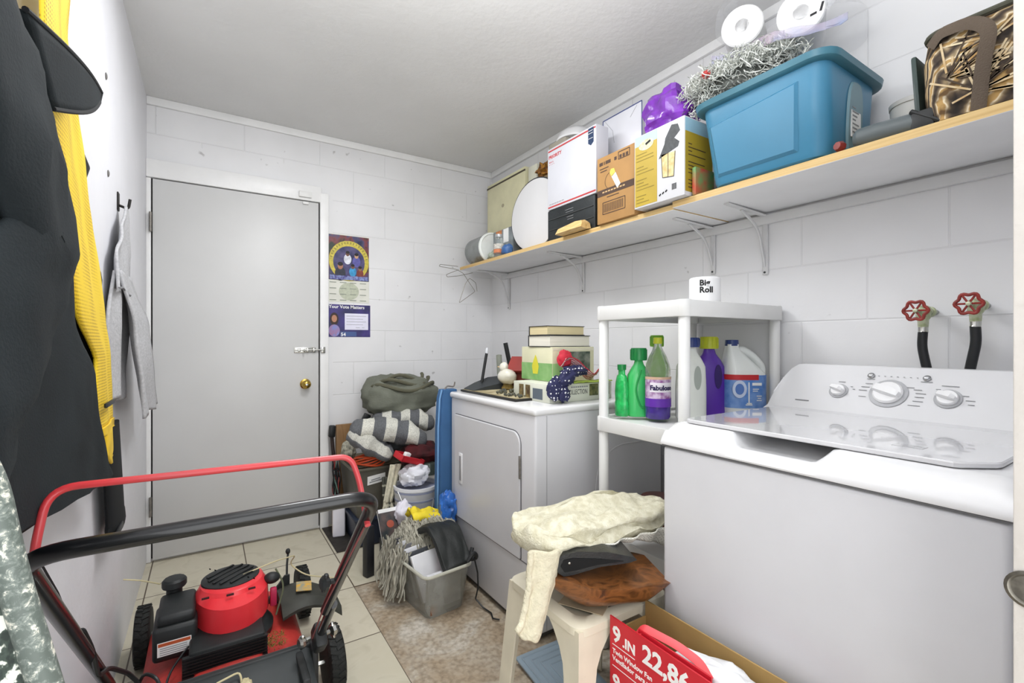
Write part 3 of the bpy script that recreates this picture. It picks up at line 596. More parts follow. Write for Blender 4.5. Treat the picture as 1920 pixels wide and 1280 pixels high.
# lantern box
t = thing('lantern_box', 'yellow and white carton printed with an outdoor wall lantern', 'box', (1.5, 1.19, ZA))
lx, ly0, ly1, lz0, lz1 = 1.421, 1.073, 1.306, 1.6636, 1.945
obj('carton_body', box((lx, ly0, lz0), (1.585, ly1, lz1), .0015), mat('carton white', '#d0d0d3', .45, var=.01), t)
yl = mat('mustard print', '#b3992f', .5, var=.05)
decal('yellow_panel', (lx - .0002, ly1 - .004, lz0 + .006), (0, -1, 0), (0, 0, 1), .108, .235, yl, t)
decal('sky_panel', (lx - .0002, ly1 - .004, lz0 + .241), (0, -1, 0), (0, 0, 1), .108, .037, mat('pale sky print', '#a9c0c4', .5), t)
disc('scene_oval', (lx - .0012, ly1 - .06, lz0 + .237), *XF, .036, .020, mat('oval print', '#d9dba8', .5, var=.4, vs=70), t)
strokes('leaf_shape', [(-ly1+.058, lz0+.238, -ly1+.082, lz0+.246)], (lx - .002, 0, 0), *XF, .009, INK, t)
strokes('panel_text', [(-ly1+.012, lz0+.02+.0125*k, -ly1+.012+.088*(.7+.3*math.sin(k*5)), lz0+.02+.0125*k) for k in range(16) if k not in (3, 8, 12)], (lx - .0011, 0, 0), *XF, .0028, mat('olive print', '#8d7b2b', .6), t)
decal('side_panel', (lx + .004, ly0 - .0002, lz0 + .014), (1, 0, 0), (0, 0, 1), .157, .215, yl, t); decal('side_top', (lx + .004, ly0 - .0002, lz0 + .229), (1, 0, 0), (0, 0, 1), .157, .048, mat('pale blue print', '#9cc3d6', .5), t)
strokes('side_text', [(lx+.02, lz0+.03+.013*k, lx+.02+.1*(.6+.4*math.sin(k*3)), lz0+.03+.013*k) for k in range(14) if k % 5 != 3], (0, ly0 - .0011, 0), *YF, .003, bi, t)
O = V((lx - .0003, 0, 0)); L_ = lambda a, b: V((lx - .0003, ly1 - a, lz0 + b))
bm = bmesh.new(); prism(bm, [L_(.138, .086), L_(.188, .078), L_(.196, .168), L_(.130, .172)], (-.0006, 0, 0)); obj('lantern_glass', bm, mat('lit glass print', '#e4cf9c', .5, col2='#c6a86a', vs=50), t)
bm = bmesh.new(); prism(bm, [L_(.120, .160), L_(.206, .180), L_(.212, .196), L_(.190, .216), L_(.215, .235), L_(.205, .262), L_(.178, .268), L_(.150, .228), L_(.146, .208)], (-.0006, 0, 0)); obj('lantern_hood', bm, mat('lantern black print', '#34383a', .5, var=.3, vs=80), t)
strokes('lantern_bars', [(-ly1+.138, lz0+.086, -ly1+.132, lz0+.17), (-ly1+.188, lz0+.078, -ly1+.194, lz0+.168), (-ly1+.163, lz0+.082, -ly1+.163, lz0+.17), (-ly1+.138, lz0+.086, -ly1+.188, lz0+.078)], (lx - .0011, 0, 0), *XF, .0022, DARK, t)
strokes('small_print', [(-ly1+.122, lz0+.022, -ly1+.130, lz0+.028), (-ly1+.136, lz0+.026, -ly1+.144, lz0+.032), (-ly1+.15, lz0+.030, -ly1+.158, lz0+.036)], (lx - .0003, 0, 0), *XF, .006, INK, t)
strokes('barcode', [(-ly1+.180+.003*k, lz0+.030, -ly1+.180+.003*k, lz0+.052) for k in range(7)], (lx - .0003, 0, 0), *XF, .0016, DARK, t)
# purple foil bag
def foil(c, s, seed, f=3.2, a=.5):
    bm = bmesh.new(); blob(bm, c, s, f=f, a=a, n=30, seed=seed, e=.85); return bm
obj('purple_bag', foil((1.56, 1.245, 2.050), (.080, .110, .095), 11, 2.2, .28), mat('shiny purple plastic', '#742aa8', .22, coat=.6, var=.25, vs=18, bump=1, bs=30), None, 'crumpled shiny purple plastic bag on top of the lantern carton', 'plastic bag', ang=25)
obj('green_red_packet', box((1.45, 1.048, ZA), (1.56, 1.064, ZA + .10), .004), mat('red green print', '#c7473b', .5, col2='#2fae6a', vs=14), None, 'thin red and green packet squeezed between lantern carton and blue tote', 'packet')

# ------------------------------------------------------------------ blue storage tote
t = thing('blue_storage_tote', 'big open blue plastic tote on the shelf filled with silver garland', 'storage tote', (1.58, .81, ZA))
blue = mat('blue tote plastic', '#407f9f', .35, var=.04, vs=4); blued = mat('teal rim plastic', '#3d6f80', .35, var=.05)
def rrect(x0, x1, y0, y1, z, r, nb=5):
    o = []
    for cx_, cy_, a0 in ((x1-r, y1-r, 0), (x0+r, y1-r, 90), (x0+r, y0+r, 180), (x1-r, y0+r, 270)):
        for k in range(nb + 1): a = math.radians(a0 + 90*k/nb); o.append(V((cx_ + r*math.cos(a), cy_ + r*math.sin(a), z)))
    return o
zt = 1.945
def tr(f, ins=0, r=.045): return rrect(1.445 - .030*f + ins, 1.745 + .012*f - ins, .628 - .012*f + ins, .985 + .028*f - ins, ZA + (zt - ZA)*f, r)
bm = bmesh.new(); loft(bm, [tr(0, .012), tr(.02, .004), tr(.06), tr(.93), tr(.93, .006), tr(.05, .006), tr(.03, .02)]); 
body = obj('tote_body', bm, blue, t, ang=30)
bm = bmesh.new()
# raised front panel frame
a = lambda y, z: V((1.445 - .030 * ((z - ZA) / (zt - ZA)) - .0006, y, z))
loft(bm, [[a(.70, ZA + .030), a(.955, ZA + .030), a(.975, ZA + .20), a(.69, ZA + .225)], [p + V((-.008, 0, 0)) for p in (a(.708, ZA + .038), a(.947, ZA + .038), a(.966, ZA + .194), a(.698, ZA + .217))]])
obj('front_panel', bm, blue, body, ang=20)
rim = [tr(.91, -.001), tr(.91, -.016, .055), tr(.925, -.022, .06), tr(.985, -.024, .06), tr(1.0, -.018, .06), tr(1.0, -.0, .05), tr(.97, .004, .045), tr(.92, .006, .045)]
bm = bmesh.new(); loft(bm, rim + [rim[0]], caps=False); obj('rim', bm, blued, t, ang=35)
bm = bmesh.new(); e = []
for g, dz in ((0, 0), (.004, -.006)):
    o = []
    for k in range(24):
        aa = 2*PI*k/24; xx = 1.60 + (.048 - g) * math.copysign(abs(math.cos(aa))**.6, math.cos(aa)); zz = ZA + .125 + (.115 - g) * math.copysign(abs(math.sin(aa))**.75, math.sin(aa)); ff = (zz - ZA)/(zt - ZA)
        o.append(V((xx, .628 - .012*ff - .001 + dz, zz)))
    e.append(o)
loft(bm, e); hh = obj('end_handle', bm, mat('grey teal plastic', '#6d8d96', .4, var=.05), t, ang=30)
bm = bmesh.new(); prism(bm, [V((1.60 + .036*math.cos(2*PI*k/20), .617, ZA + .205 + .024*math.sin(2*PI*k/20))) for k in range(20)], (0, -.002, 0)); obj('hand_hole', bm, mat('dark hole', '#16262b', .8), hh)
dq = decal('label_sticker', (1.568, .6165, ZA + .075), (1, 0, .0), (0, 0, 1), .062, .105, PAPER, hh, t=.002)
strokes('sticker_print', [(1.575 + .0*k, ZA+.09+.012*k, 1.575 + .02 + .02*((k*7) % 3)/2, ZA+.09+.012*k) for k in range(7)], (0, .6142, 0), *YF, .004, GREYINK, hh)
# tinsel garland
def tinsel(name, c, s, n, seed, m, lab, group=None, cat='garland', kind=None, rad=.0014, ln=.05, rd=None):
    rnd_ = random.Random(seed); bm = bmesh.new()
    for i in range(n):
        u, v, w_ = [rnd_.uniform(-1, 1) for _ in range(3)]
        L2 = math.sqrt(u*u + v*v + w_*w_) or 1; r = rnd_.uniform(.55, 1.0); p = V((u/L2*s[0]*r, v/L2*s[1]*r, abs(w_)/L2*s[2]*r if w_ < 0 and rnd_.random() < .6 else w_/L2*s[2]*r)) + V(c)
        d = V([rnd_.uniform(-1, 1) for _ in range(3)]).normalized(); e_ = V([rnd_.uniform(-1, 1) for _ in range(3)]).normalized(); k = ln * rnd_.uniform(.4, 1)
        q = [p - d*k*.5, p + e_*k*.35, p + d*k*.5, p + d*k*.45 - e_*k*.3]
        tube(bm, rounded(q, k*.4, 2), rad*rnd_.uniform(.6, 1.6), 3, flat=.4, caps=False)
    return obj(name, bm, m, None, lab, cat, group, kind)
silver = mat('silver tinsel', '#eceee8', .35, metal=.35, col2='#a9ada4', vs=90)
bm = bmesh.new()
blob(bm, (1.57, .95, 2.03), (.085, .16, .06), f=3, a=.3, n=20, seed=4); 
gl = thing('silver_garland', 'bushy silver tinsel garland heaped in the blue tote', 'tinsel garland', (1.57, .99, 1.96))
obj('garland_core', bm, mat('dark tinsel core', '#4b4e4a', .5, metal=.4, var=.5, vs=80), gl)
tn = tinsel('tinsel_strands', (1.55, .955, 2.045), (.115, .235, .085), 2600, 5, silver, None, cat=None); off = WL[tn]
tn.parent = gl; tn.location = off - WL[gl]; tn['kind'] = 'stuff'
obj('red_bow', foil((1.47, 1.02, 2.078), (.012, .016, .011), 3), mat('red foil', '#c03a36', .3), None, 'tiny red foil bow poking out of the silver garland', 'bow')
# paper rolls in clear film
pk = thing('paper_roll_pack', 'clear plastic pack with two white paper towel rolls on top of the blue tote', 'paper roll pack', (1.58, .86, 2.08), )
tis = mat('soft white tissue', '#e6e6e6', .9, var=.02, bump=.3, bs=200); ctub = mat('shaded cardboard core', '#70706c', .8, var=.3, vs=100)
for (y, z, x) in ((.925, 2.218, 1.53), (.735, 2.152, 1.53)):
    bm = bmesh.new(); R_ = .066; lathe(bm, [(.022, .0), (.030, -.001), (R_-.004, -.001), (R_, .004), (R_, .20), (.022, .20), (.022, 0)], (x, y, z), V((1, .45, .12)), 40); r_ = obj('paper_roll', bm, tis, pk)
    bm = bmesh.new(); lathe(bm, [(.0222, .19), (.0222, .001), (.0202, .001), (.0202, .03), (.0, .03)], (x, y, z), V((1, .45, .12)), 24); obj('shaded_core', bm, ctub, r_)  # dark grey cap in the tube paints the shade of the hollow
film = mat('clear wrap film', '#e9edf4', .12, trans=.6, alpha=.22, bump=1, bs=25, var=.05); filmb = mat('tinted wrap film', '#c5b3c2', .2, alpha=.35, bump=1, bs=25, col2='#8fa4cf', vs=12)
def wrap(u, v):
    a_ = 2*PI*u; y = .83 + .185*math.copysign(abs(math.cos(a_))**.7, math.cos(a_)); z = 2.212 + .098*math.copysign(abs(math.sin(a_))**.7, math.sin(a_)) + (y - .83) * .25
    nn = noise.noise(V((u*9, v*5, 2))) * .012; return V((1.515 + .27*v, y + nn, z + nn))
bm = bmesh.new(); grid(bm, 40, 10, wrap); obj('film_wrap', bm, film, pk, ang=25)
bm = bmesh.new(); grid(bm, 20, 6, lambda u, v: V((1.50 + .02*math.sin(u*9), 1.02 - .42*u, 2.128 - .065*u - .02 + .045*v*(1 - .5*u) + .008*noise.noise(V((u*14, v*6, 1)))))); obj('film_print_edge', bm, filmb, pk, ang=20, solid=.001)
bm = bmesh.new(); grid(bm, 12, 8, lambda u, v: V((1.53 + .02*v, .665 - .16*u, 2.19 + (v-.5)*.14*(1-u*.75) - .005*u + .012*noise.noise(V((u*6, v*6, 4)))))); obj('film_tail', bm, film, pk, ang=20, solid=.001)
strokes('film_print', [(-.662, 2.098, -.655, 2.122), (-.690, 2.100, -.672, 2.100)], (1.4905, 0, 0), *XF, .007, INK, pk)
bm = bmesh.new(); grid(bm, 8, 4, lambda u, v: V((1.51, .675 - .05*u, 2.225 + .02*v - .03*u))); obj('film_brand_patch', bm, mat('film maroon', '#5f3a44', .3), pk, solid=.001)

# ------------------------------------------------------------------ right of the tote
t = thing('foot_pump', 'grey and black rounded foot pump lying between the tote and the camouflage bag', 'foot pump', (1.53, .5, ZA))
bm = bmesh.new(); lathe(bm, [(0, 0), (.018, .002), (.027, .012), (.029, .05), (.028, .125), (.0265, .13)], (1.492, .580, ZA + .0305), (.12, -1, .0), 22, sy=1); obj('pump_cylinder', bm, mat('slate grey plastic', '#5d6567', .35, var=.05), t)
bm = bmesh.new(); bx(bm, (1.48, .405, ZA), (1.56, .452, ZA + .052), .006); tube(bm, [(1.485, .452, ZA+.056), (1.485, .395, ZA + .012)], .006, 8); obj('pump_end', bm, BLACKP, t)
obj('red_gadget', la([(0, 0), (.013, .001), (.015, .008), (.011, .02), (0, .021)], (1.470, .598, ZA + .0145), ax=(-1, .3, .1), n=8), redh, None, 'small round red thing lying on the shelf edge under the tote handle', 'gadget')
t = thing('white_tub', 'pale white tub standing behind the grey foot pump near the wall', 'tub', (1.74, .53, ZA))  # pale round shape by the wall, built as a lidded tub
obj('tub_body', la([(0, 0), (.05, .001), (.054, .01), (.058, .16), (.056, .165), (0, .168)], (1.735, .518, ZA), n=28), mat('off white tub', '#d5d4cf', .4), t); obj('tub_lid', la([(.06, 0), (.061, .012), (.05, .017), (0, .018)], (1.735, .518, ZA+.165), n=28), mat('off white tub', '#d5d4cf', .4), t)
# camouflage bag
def camo():
    m, nt, b = newmat('reed camouflage cloth'); L = nt.links
    tc = N(nt, 'ShaderNodeTexCoord'); w1 = N(nt, 'ShaderNodeTexWave'); w1.inputs['Scale'].default_value = 30; w1.inputs['Distortion'].default_value = 5; w1.inputs['Detail'].default_value = 2.5; w1.inputs['Detail Scale'].default_value = .6
    mp = N(nt, 'ShaderNodeMapping'); mp.inputs['Rotation'].default_value = (.5, .2, 0); L.new(tc.outputs['Object'], mp.inputs[0]); L.new(mp.outputs[0], w1.inputs[0])
    r = ramp(nt, [(0, '#3b3027'), (.30, '#6f5f4a'), (.55, '#a08c6a'), (.78, '#e6d9bd'), (.9, '#b8955c')], w1.outputs['Fac'])
    n = N(nt, 'ShaderNodeTexNoise'); n.inputs['Scale'].default_value = 26; L.new(tc.outputs['Object'], n.inputs[0]); r2 = ramp(nt, [(.42, '#6b5c4d'), (.52, '#ffffff')], n.outputs[0])
    mx = N(nt, 'ShaderNodeMix'); mx.data_type = 'RGBA'; mx.blend_type = 'MULTIPLY'; mx.inputs[0].default_value = .9; L.new(r.outputs[0], mx.inputs[6]); L.new(r2.outputs[0], mx.inputs[7]); L.new(mx.outputs[2], b.inputs['Base Color']); b.inputs['Roughness'].default_value = .8
    return m
t = thing('camouflage_bag', 'reed-camouflage soft bag with brown carrying strap on the right end of the shelf', 'bag', (1.56, .31, ZA))
bm = bmesh.new(); rg = []
for f, g in ((0, .015), (.04, .003), (.3, -.004), (.7, -.006), (.93, 0), (1, .014)): rg.append([p + V((0, 0, .018 * (p.y - .3)/.15 * 0)) for p in rrect(1.475 + g, 1.66 - g, .200 + g, .425 - g, ZA + .001 + .225*f, .04)])
loft(bm, rg); obj('bag_body', bm, camo(), t, ang=40)
rnd_ = random.Random(31); lt = []; dk = []
for k in range(64):
    cy_, cz_ = rnd_.choice(((-.33, .05), (-.38, .10), (-.30, .16))); a = rnd_.uniform(-.5, 3.3); r0, r1 = rnd_.uniform(0, .03), rnd_.uniform(.04, .11)
    s_ = (cy_ + r0*math.cos(a), cz_ + r0*math.sin(a), cy_ + r1*math.cos(a + .15), cz_ + r1*math.sin(a + .15))
    if -.412 < min(s_[0], s_[2]) and max(s_[0], s_[2]) < -.21 and min(s_[1], s_[3]) > .012 and max(s_[1], s_[3]) < .20: (lt if k % 3 else dk).append(s_)
strokes('pale_reed_print', lt, (1.4685, 0, ZA), *XF, .0042, mat('pale reed', '#dccdab', .8, col2='#b7925c', vs=30), t)['kind'] = 'stuff'
strokes('dark_reed_print', dk, (1.4680, 0, ZA), *XF, .0035, mat('dark reed', '#4a3c2e', .8), t)['kind'] = 'stuff'
brn = mat('brown webbing', '#5d5145', .85, bump=.5, bs=300); olv = mat('dark olive trim', '#4a4a3e', .8)
bm = bmesh.new(); tube(bm, [p for p in rrect(1.474, 1.661, .199, .426, ZA + .222, .04)], .0065, 8, closed=True); obj('zip_piping', bm, olv, t)
bm = bmesh.new(); tube(bm, rounded([(1.468, .325, ZA+.005), (1.458, .315, ZA+.10), (1.445, .30, ZA+.17), (1.452, .335, ZA+.205), (1.46, .39, ZA+.21), (1.47, .41, ZA + .19)], .05, 5), .014, 8, flat=.16, up=(1, 0, 0)); obj('carry_strap', bm, brn, t, label='brown webbing strap')
bm = bmesh.new(); tube(bm, [(1.50, .26, ZA+.226), (1.50, .255, ZA+.248), (1.505, .252, ZA + .252)], .004, 6); obj('zip_pull', bm, BLACKP, t)
bm = bmesh.new(); loft(bm, [[V((1.5 + .16*a, .432 + .016*b, ZA + .22 - c*.16)) for a, b in ((0, 0), (1, 0), (1, 1), (0, 1))] for c in (0, .4, .8, 1)]); 
obj('dark_green_lid', box((1.50, .434, ZA), (1.70, .446, ZA + .20), .005, 2, M=RT((1.6, .44, ZA), rx=-.06)), mat('dark green plastic', '#2d3d3a', .4), None, 'dark green plastic lid standing between the camouflage bag and the wall side', 'lid')

# ------------------------------------------------------------------ wire hangers on the shelf end
wire = mat('dull wire', '#8a8579', .4, metal=.7)
t = thing('wire_hanger', 'bent wire hangers dangling from the far end of the long shelf', 'wire hanger', (1.52, 2.96, 1.6))
obj('hanger_wire', tb(rounded([(1.455, 2.94, 1.662), (1.40, 2.95, 1.665), (1.33, 2.96, 1.668), (1.325, 2.965, 1.655), (1.45, 2.955, 1.643), (1.50, 2.95, 1.62), (1.56, 2.96, 1.55), (1.60, 2.96, 1.50), (1.47, 2.955, 1.41), (1.52, 2.955, 1.55), (1.55, 2.95, 1.59), (1.60, 2.95, 1.56), (1.61, 2.95, 1.50)], .012, 3), .0018, 6), wire, t)
obj('hanger_hook', tb(rounded([(1.46, 2.94, 1.64), (1.37, 2.95, 1.60), (1.38, 2.955, 1.585), (1.47, 2.955, 1.60), (1.58, 2.96, 1.63)], .015, 3), .0018, 6), wire, t)

# ------------------------------------------------------------------ posters on the back wall
t = thing('poster_calendar', 'glossy poster with a gold ring emblem and a calendar strip pinned beside the door', 'poster', (.76, BW, 1.39))
yb = BW - .0004
decal('calendar_sheet', (.631, yb - .0005, 1.392), *YF, .255, .428, mat('calendar paper', '#dcdcd2', .4), t)
def poster_pic():
    m, nt, b = newmat('dark poster print'); L = nt.links; tc = N(nt, 'ShaderNodeTexCoord'); n = N(nt, 'ShaderNodeTexNoise'); n.inputs['Scale'].default_value = 12; n.inputs['Detail'].default_value = 3; L.new(tc.outputs['Object'], n.inputs[0])
    r = ramp(nt, [(.35, '#272c4a'), (.46, '#4b4a6d'), (.54, '#7d3f44'), (.62, '#2f3a30')], n.outputs[0]); L.new(r.outputs[0], b.inputs['Base Color']); b.inputs['Roughness'].default_value = .3; return m
decal('picture', (.633, yb - .0014, 1.532), *YF, .251, .283, poster_pic(), t)
cx0, cz0 = .759, 1.655
disc('gold_ring', (cx0, yb - .0024, cz0), *YF, .124, .128, mat('gold ring print', '#c9b950', .3, var=.2, vs=50), t)
disc('scene_circle', (cx0, yb - .0033, cz0 - .008), *YF, .098, .102, mat('scene navy', '#34365c', .3, col2='#5c567e', vs=25), t)
skin = ['#a9745a', '#6d4a3a', '#c39a7a', '#7a5142', '#8d6a50']; robes = ['#2c2f3c', '#d9dbe4', '#5c5aa0', '#3b95c8', '#7c3b32']
for k, (x, z, s) in enumerate(((-.055, -.035, 1.25), (-.01, .045, .9), (.045, .035, .95), (.022, -.035, .85), (.068, -.045, .85))):
    disc('figure_body', (cx0 + x, yb - .0042, cz0 + z - .038*s), *YF, .026*s, .036*s, mat('robe %d' % k, robes[k], .4, var=.2, vs=60), t)
    disc('figure_head', (cx0 + x, yb - .0051, cz0 + z), *YF, .013*s, .017*s, mat('print skin %d' % k, skin[k], .4, var=.1), t)
    disc('figure_hair', (cx0 + x, yb - .0058, cz0 + z + .010*s), *YF, .013*s, .010*s, mat('print hair', '#1f1a1c', .5), t)
decal('blue_banner', (.640, yb - .0066, 1.534), *YF, .238, .026, mat('banner blue', '#8f9fcf', .4, col2='#463a7c', vs=70), t)
strokes('ring_letters', [(cx0 + .104*math.cos(a), cz0 + .108*math.sin(a), cx0 + .118*math.cos(a), cz0 + .122*math.sin(a)) for a in [math.radians(10 + 160*k/17) for k in range(18)]], (0, yb - .0033, 0), *YF, .004, mat('ring letter', '#6f6a3c', .5), t)
disc('globe_print', (.758, yb - .0014, 1.462), *YF, .062, .055, mat('faint green print', '#b9beaa', .5, var=.1, vs=60), t)
strokes('calendar_print', [(.640 + .062*i, 1.405 + .037*j, .640 + .062*i + .040, 1.405 + .037*j) for i in range(4) for j in range(4)], (0, yb - .0022, 0), *YF, .0045, mat('faint ink', '#8d9488', .6), t)
t = thing('vote_flyer', 'dark blue voting flyer with a smiling portrait below the poster', 'flyer', (.76, BW, 1.172))
decal('flyer_sheet', (.631, yb - .0005, 1.172), *YF, .262, .205, mat('flyer navy', '#33335a', .35, col2='#4b3f86', vs=9), t)
text('flyer_lettering', 'Your Vote Matters', (.636, yb - .0018, 1.353), *YF, .0285, PAPER, t, bold=.0006)
decal('white_panel', (.732, yb - .0014, 1.218), *YF, .148, .104, mat('pale lilac paper', '#e3e2f2', .5), t)
strokes('panel_lines', [(.742, 1.305 - .018*k, .866 - .02*(k % 2), 1.305 - .018*k) for k in range(4)] + [(.80, 1.232, .825, 1.232), (.84, 1.232, .855, 1.232)], (0, yb - .0023, 0), *YF, .002, GREYINK, t)
disc('portrait_hair', (.668, yb - .0014, 1.285), *YF, .026, .040, mat('portrait hair', '#3a2a26', .5), t); disc('portrait_shoulders', (.668, yb - .0023, 1.212), *YF, .034, .038, mat('pink lilac top', '#a57a9c', .5, col2='#7f8cc9', vs=40), t)
disc('portrait_face', (.668, yb - .0032, 1.287), *YF, .016, .023, mat('portrait skin', '#b98468', .4), t)
decal('date_figures', (.705, yb - .0014, 1.176), *YF, .10, .03, mat('flyer blue strip', '#4a5f92', .4), t); text('flyer_date', '54', (.708, yb - .0024, 1.178), *YF, .03, PAPER, t, bold=.0008)

# ------------------------------------------------------------------ toilet roll and bottles on the shelf unit
t = thing('toilet_roll', 'wrapped white toilet roll standing on top of the plastic shelf unit', 'toilet roll', (1.53, 1.08, 1.2736))
rc = V((1.53, 1.068, 1.2736)); obj('roll_body', la([(.02, 0), (.050, 0), (.054, .004), (.054, .096), (.050, .10), (.02, .10), (.018, .09), (0, .09)], rc, n=36), mat('roll wrapper white', '#f1f1f2', .4, var=.02, bump=.4, bs=30), t)
def ctext(name, s, c, r, z, a0, size, m, par, aw):
    """lettering bent round a cylinder, reading left to right from angle a0"""
    cu_ = bpy.data.curves.new(name, 'FONT'); cu_.body = s; cu_.size = size; cu_.extrude = .0004; cu_.resolution_u = 2; cu_.offset = aw
    q = bpy.data.objects.new(name, cu_); COL.objects.link(q); me = bpy.data.meshes.new_from_object(q.evaluated_get(bpy.context.evaluated_depsgraph_get())); bpy.data.objects.remove(q)
    off = WL[par]
    for v in me.vertices: a = a0 + v.co.x / r; rr2 = r + .0006 + v.co.z; v.co = V((c[0] + rr2*math.cos(a), c[1] + rr2*math.sin(a), c[2] + z + v.co.y)) - off
    me.materials.clear(); me.materials.append(m); o = bpy.data.objects.new(name, me); COL.objects.link(o); o.parent = par; WL[o] = off; return o
ctext('roll_lettering', 'Big', rc, .054, .068, math.radians(196), .029, INK, t, .001); ctext('roll_lettering', 'Roll', rc, .054, .043, math.radians(196), .029, INK, t, .001)

ZS = .8637
def arc_label(name, c, r, z0, z1, a0, a1, m, par, n=18, sy=1):
    bm = bmesh.new(); A = []
    for k in range(n + 1): a = math.radians(a0 + (a1-a0)*k/n); A.append((math.cos(a), math.sin(a)*sy))
    loft(bm, [[V((c[0] + x*(r+.0006), c[1] + y*(r+.0006), c[2] + z)) for x, y in A] + [V((c[0] + x*(r-.001), c[1] + y*(r-.001), c[2] + z)) for x, y in A[::-1]] for z in (z0, z1)])
    return obj(name, bm, m, par)
# jug body squashed along one axis with a hooked handle loop
def jug(name, lab, c, w_, d_, h, cap_r, cap_h, m, mc, rz=0, handle=None, hole=None, shoulder=.72, group=None):
    t = thing(name, lab, 'bottle', c, group)
    c = V(c); M = Matrix.Translation(c) @ Matrix.Rotation(rz, 4, 'Z')
    bm = bmesh.new(); R_ = []
    for f, sx_, off in ((0, .86, 0), (.01, .95, 0), (.04, 1, 0), (shoulder*.6, 1.0, 0), (shoulder, .93, 0), (shoulder + .10, .70, 0), (shoulder + .19, .42, 0), (.97, .34, 0), (1, .33, 0)):
        k = 28; o = []
        for i in range(k):
            a = 2*PI*i/k; ex = .72
            x = math.copysign(abs(math.cos(a))**ex, math.cos(a)) * w_/2 * sx_; y = math.copysign(abs(math.sin(a))**ex, math.sin(a)) * d_/2 * min(1, sx_*1.05)
            o.append(M @ V((x + off, y, h*f)))
        R_.append(o)
    loft(bm, R_); b_ = obj('bottle_body', bm, m, t, ang=50)
    bm = bmesh.new(); lathe(bm, [(cap_r*.98, 0), (cap_r, .002), (cap_r*.96, cap_h - .003), (cap_r*.9, cap_h), (0, cap_h)], (0, 0, h - .004), n=20)
    for i in range(14): a = 2*PI*i/14; bx(bm, (-.0008, cap_r*.97, h), (.0008, cap_r*1.04, h + cap_h*.8), M=Matrix.Rotation(a, 4, 'Z'))
    bmesh.ops.transform(bm, matrix=M, verts=bm.verts); obj('cap', bm, mc, t)
    if handle:
        obj('handle', tb([M @ V(p) for p in rounded(handle, .03, 5)], .0115, 12), m, t)
    if hole:
        (hx, hz, rx_, rz_) = hole; bm = bmesh.new(); prism(bm, [M @ V((hx + rx_*math.cos(2*PI*k/20), -d_/2 - .0005, hz + rz_*math.sin(2*PI*k/20))) for k in range(20)], M.to_3x3() @ V((0, d_ + .001, 0))); obj('handle_opening', bm, mat('opening shade ' + name, '#5a5a58', .9), t)
    return t, M
facing = -.57
lg = mat('light green bottle', '#3fc268', .25, coat=.3, var=.05); dg = mat('dark green cap', '#1f8a47', .3)
# tilted thin green pouch bottle
t = thing('green_detergent_pouch', 'slim wrinkled green bottle leaning at the left end of the unit shelf', 'bottle', (1.305, 1.262, ZS), 'cleaning bottles on the shelf unit')
bm = bmesh.new(); loft(bm, [[V((1.305 + .020*g*math.cos(a), 1.262 + .030*g*math.sin(a)*1 + .0*z, ZS + z)) for a in [2*PI*k/18 for k in range(18)]] for z, g in ((0, .85), (.006, 1), (.05, 1.02), (.055, .94), (.09, 1.0), (.125, .9), (.15, .7), (.155, .5), (.18, .48))])
obj('bottle_body', bm, mat('wrinkled green plastic', '#25b35a', .25, coat=.4, var=.25, vs=40, bump=.8, bs=60), t); obj('cap', la([(.016, 0), (.0165, .02), (0, .021)], (1.305, 1.262, ZS + .172), n=14), dg, t)
t, M = jug('green_cleaner_bottle', 'bright green bottle with a darker green screw cap and moulded grip', (1.355, 1.225, ZS), .088, .058, .212, .030, .046, lg, dg, rz=facing, group='cleaning bottles on the shelf unit')
bm = bmesh.new(); tube(bm, [M @ V(p) for p in rounded([(.002, -.0285, .175), (-.022, -.031, .10), (.0, -.031, .035), (.03, -.031, .035), (.024, -.0305, .13)], .03, 6)], .004, 6); obj('grip_groove', bm, mat('groove green', '#2a9d50', .3), t)
t, M = jug('lime_capped_bottle', 'pale bottle with a lime green cap standing behind the purple floor cleaner', (1.50, 1.262, ZS), .09, .06, .262, .026, .045, mat('lime body', '#8fc94b', .3, coat=.2), mat('lime cap', '#86c63c', .35), rz=facing, group='cleaning bottles on the shelf unit')
# purple floor cleaner: clear shoulders, dark liquid, label
c = V((1.372, 1.150, ZS)); t = thing('purple_floor_cleaner', 'clear half-full bottle of purple floor cleaner with a flowered label and yellow cap', 'bottle', c, 'cleaning bottles on the shelf unit')
clr = mat('clear bottle plastic', '#e6ece4', .08, trans=.85, alpha=.55, bump=.8, bs=30)
obj('bottle_body', la([(.040, .150), (.044, .158), (.044, .180), (.040, .198), (.032, .222), (.020, .245), (.013, .262), (.013, .275)], c, n=28), clr, t)
obj('purple_liquid', la([(0, 0), (.040, .001), (.044, .008), (.0445, .040), (.0445, .150), (0, .151)], c, n=28), mat('purple liquid', '#3f2487', .15, coat=.5, var=.2, vs=30), t)
arc_label('label_band', c, .0452, .052, .150, 150, 330, mat('flower label', '#d9c6e0', .4, col2='#8d4f93', vs=55), t); arc_label('label_purple_foot', c, .0458, .045, .075, 150, 330, mat('label purple', '#6531a8', .4), t); arc_label('label_top_strip', c, .0458, .143, .152, 150, 330, mat('label peach', '#dbb79c', .4), t)
bm = arc_label('name_panel', c, .0458, .098, .132, 185, 300, mat('label cream', '#f1edf4', .4), t)
ctext('label_lettering', 'Fabuloso', c, .0470, .106, math.radians(186), .0235, mat('label ink purple', '#231a4d', .4), t, .0009)
obj('cap', la([(.016, 0), (.0165, .003), (.015, .022), (0, .023)], c + V((0, 0, .270)), n=20), mat('yellow cap', '#c9cf3a', .35), t)
t, M = jug('white_detergent_jug', 'translucent white jug with navy cap just right of the front post', (1.455, 1.072, ZS), .105, .066, .262, .030, .034, mat('milky white plastic', '#dfe3dc', .3, coat=.3, var=.04), mat('navy cap', '#2d3f78', .35), rz=facing, group='cleaning bottles on the shelf unit')
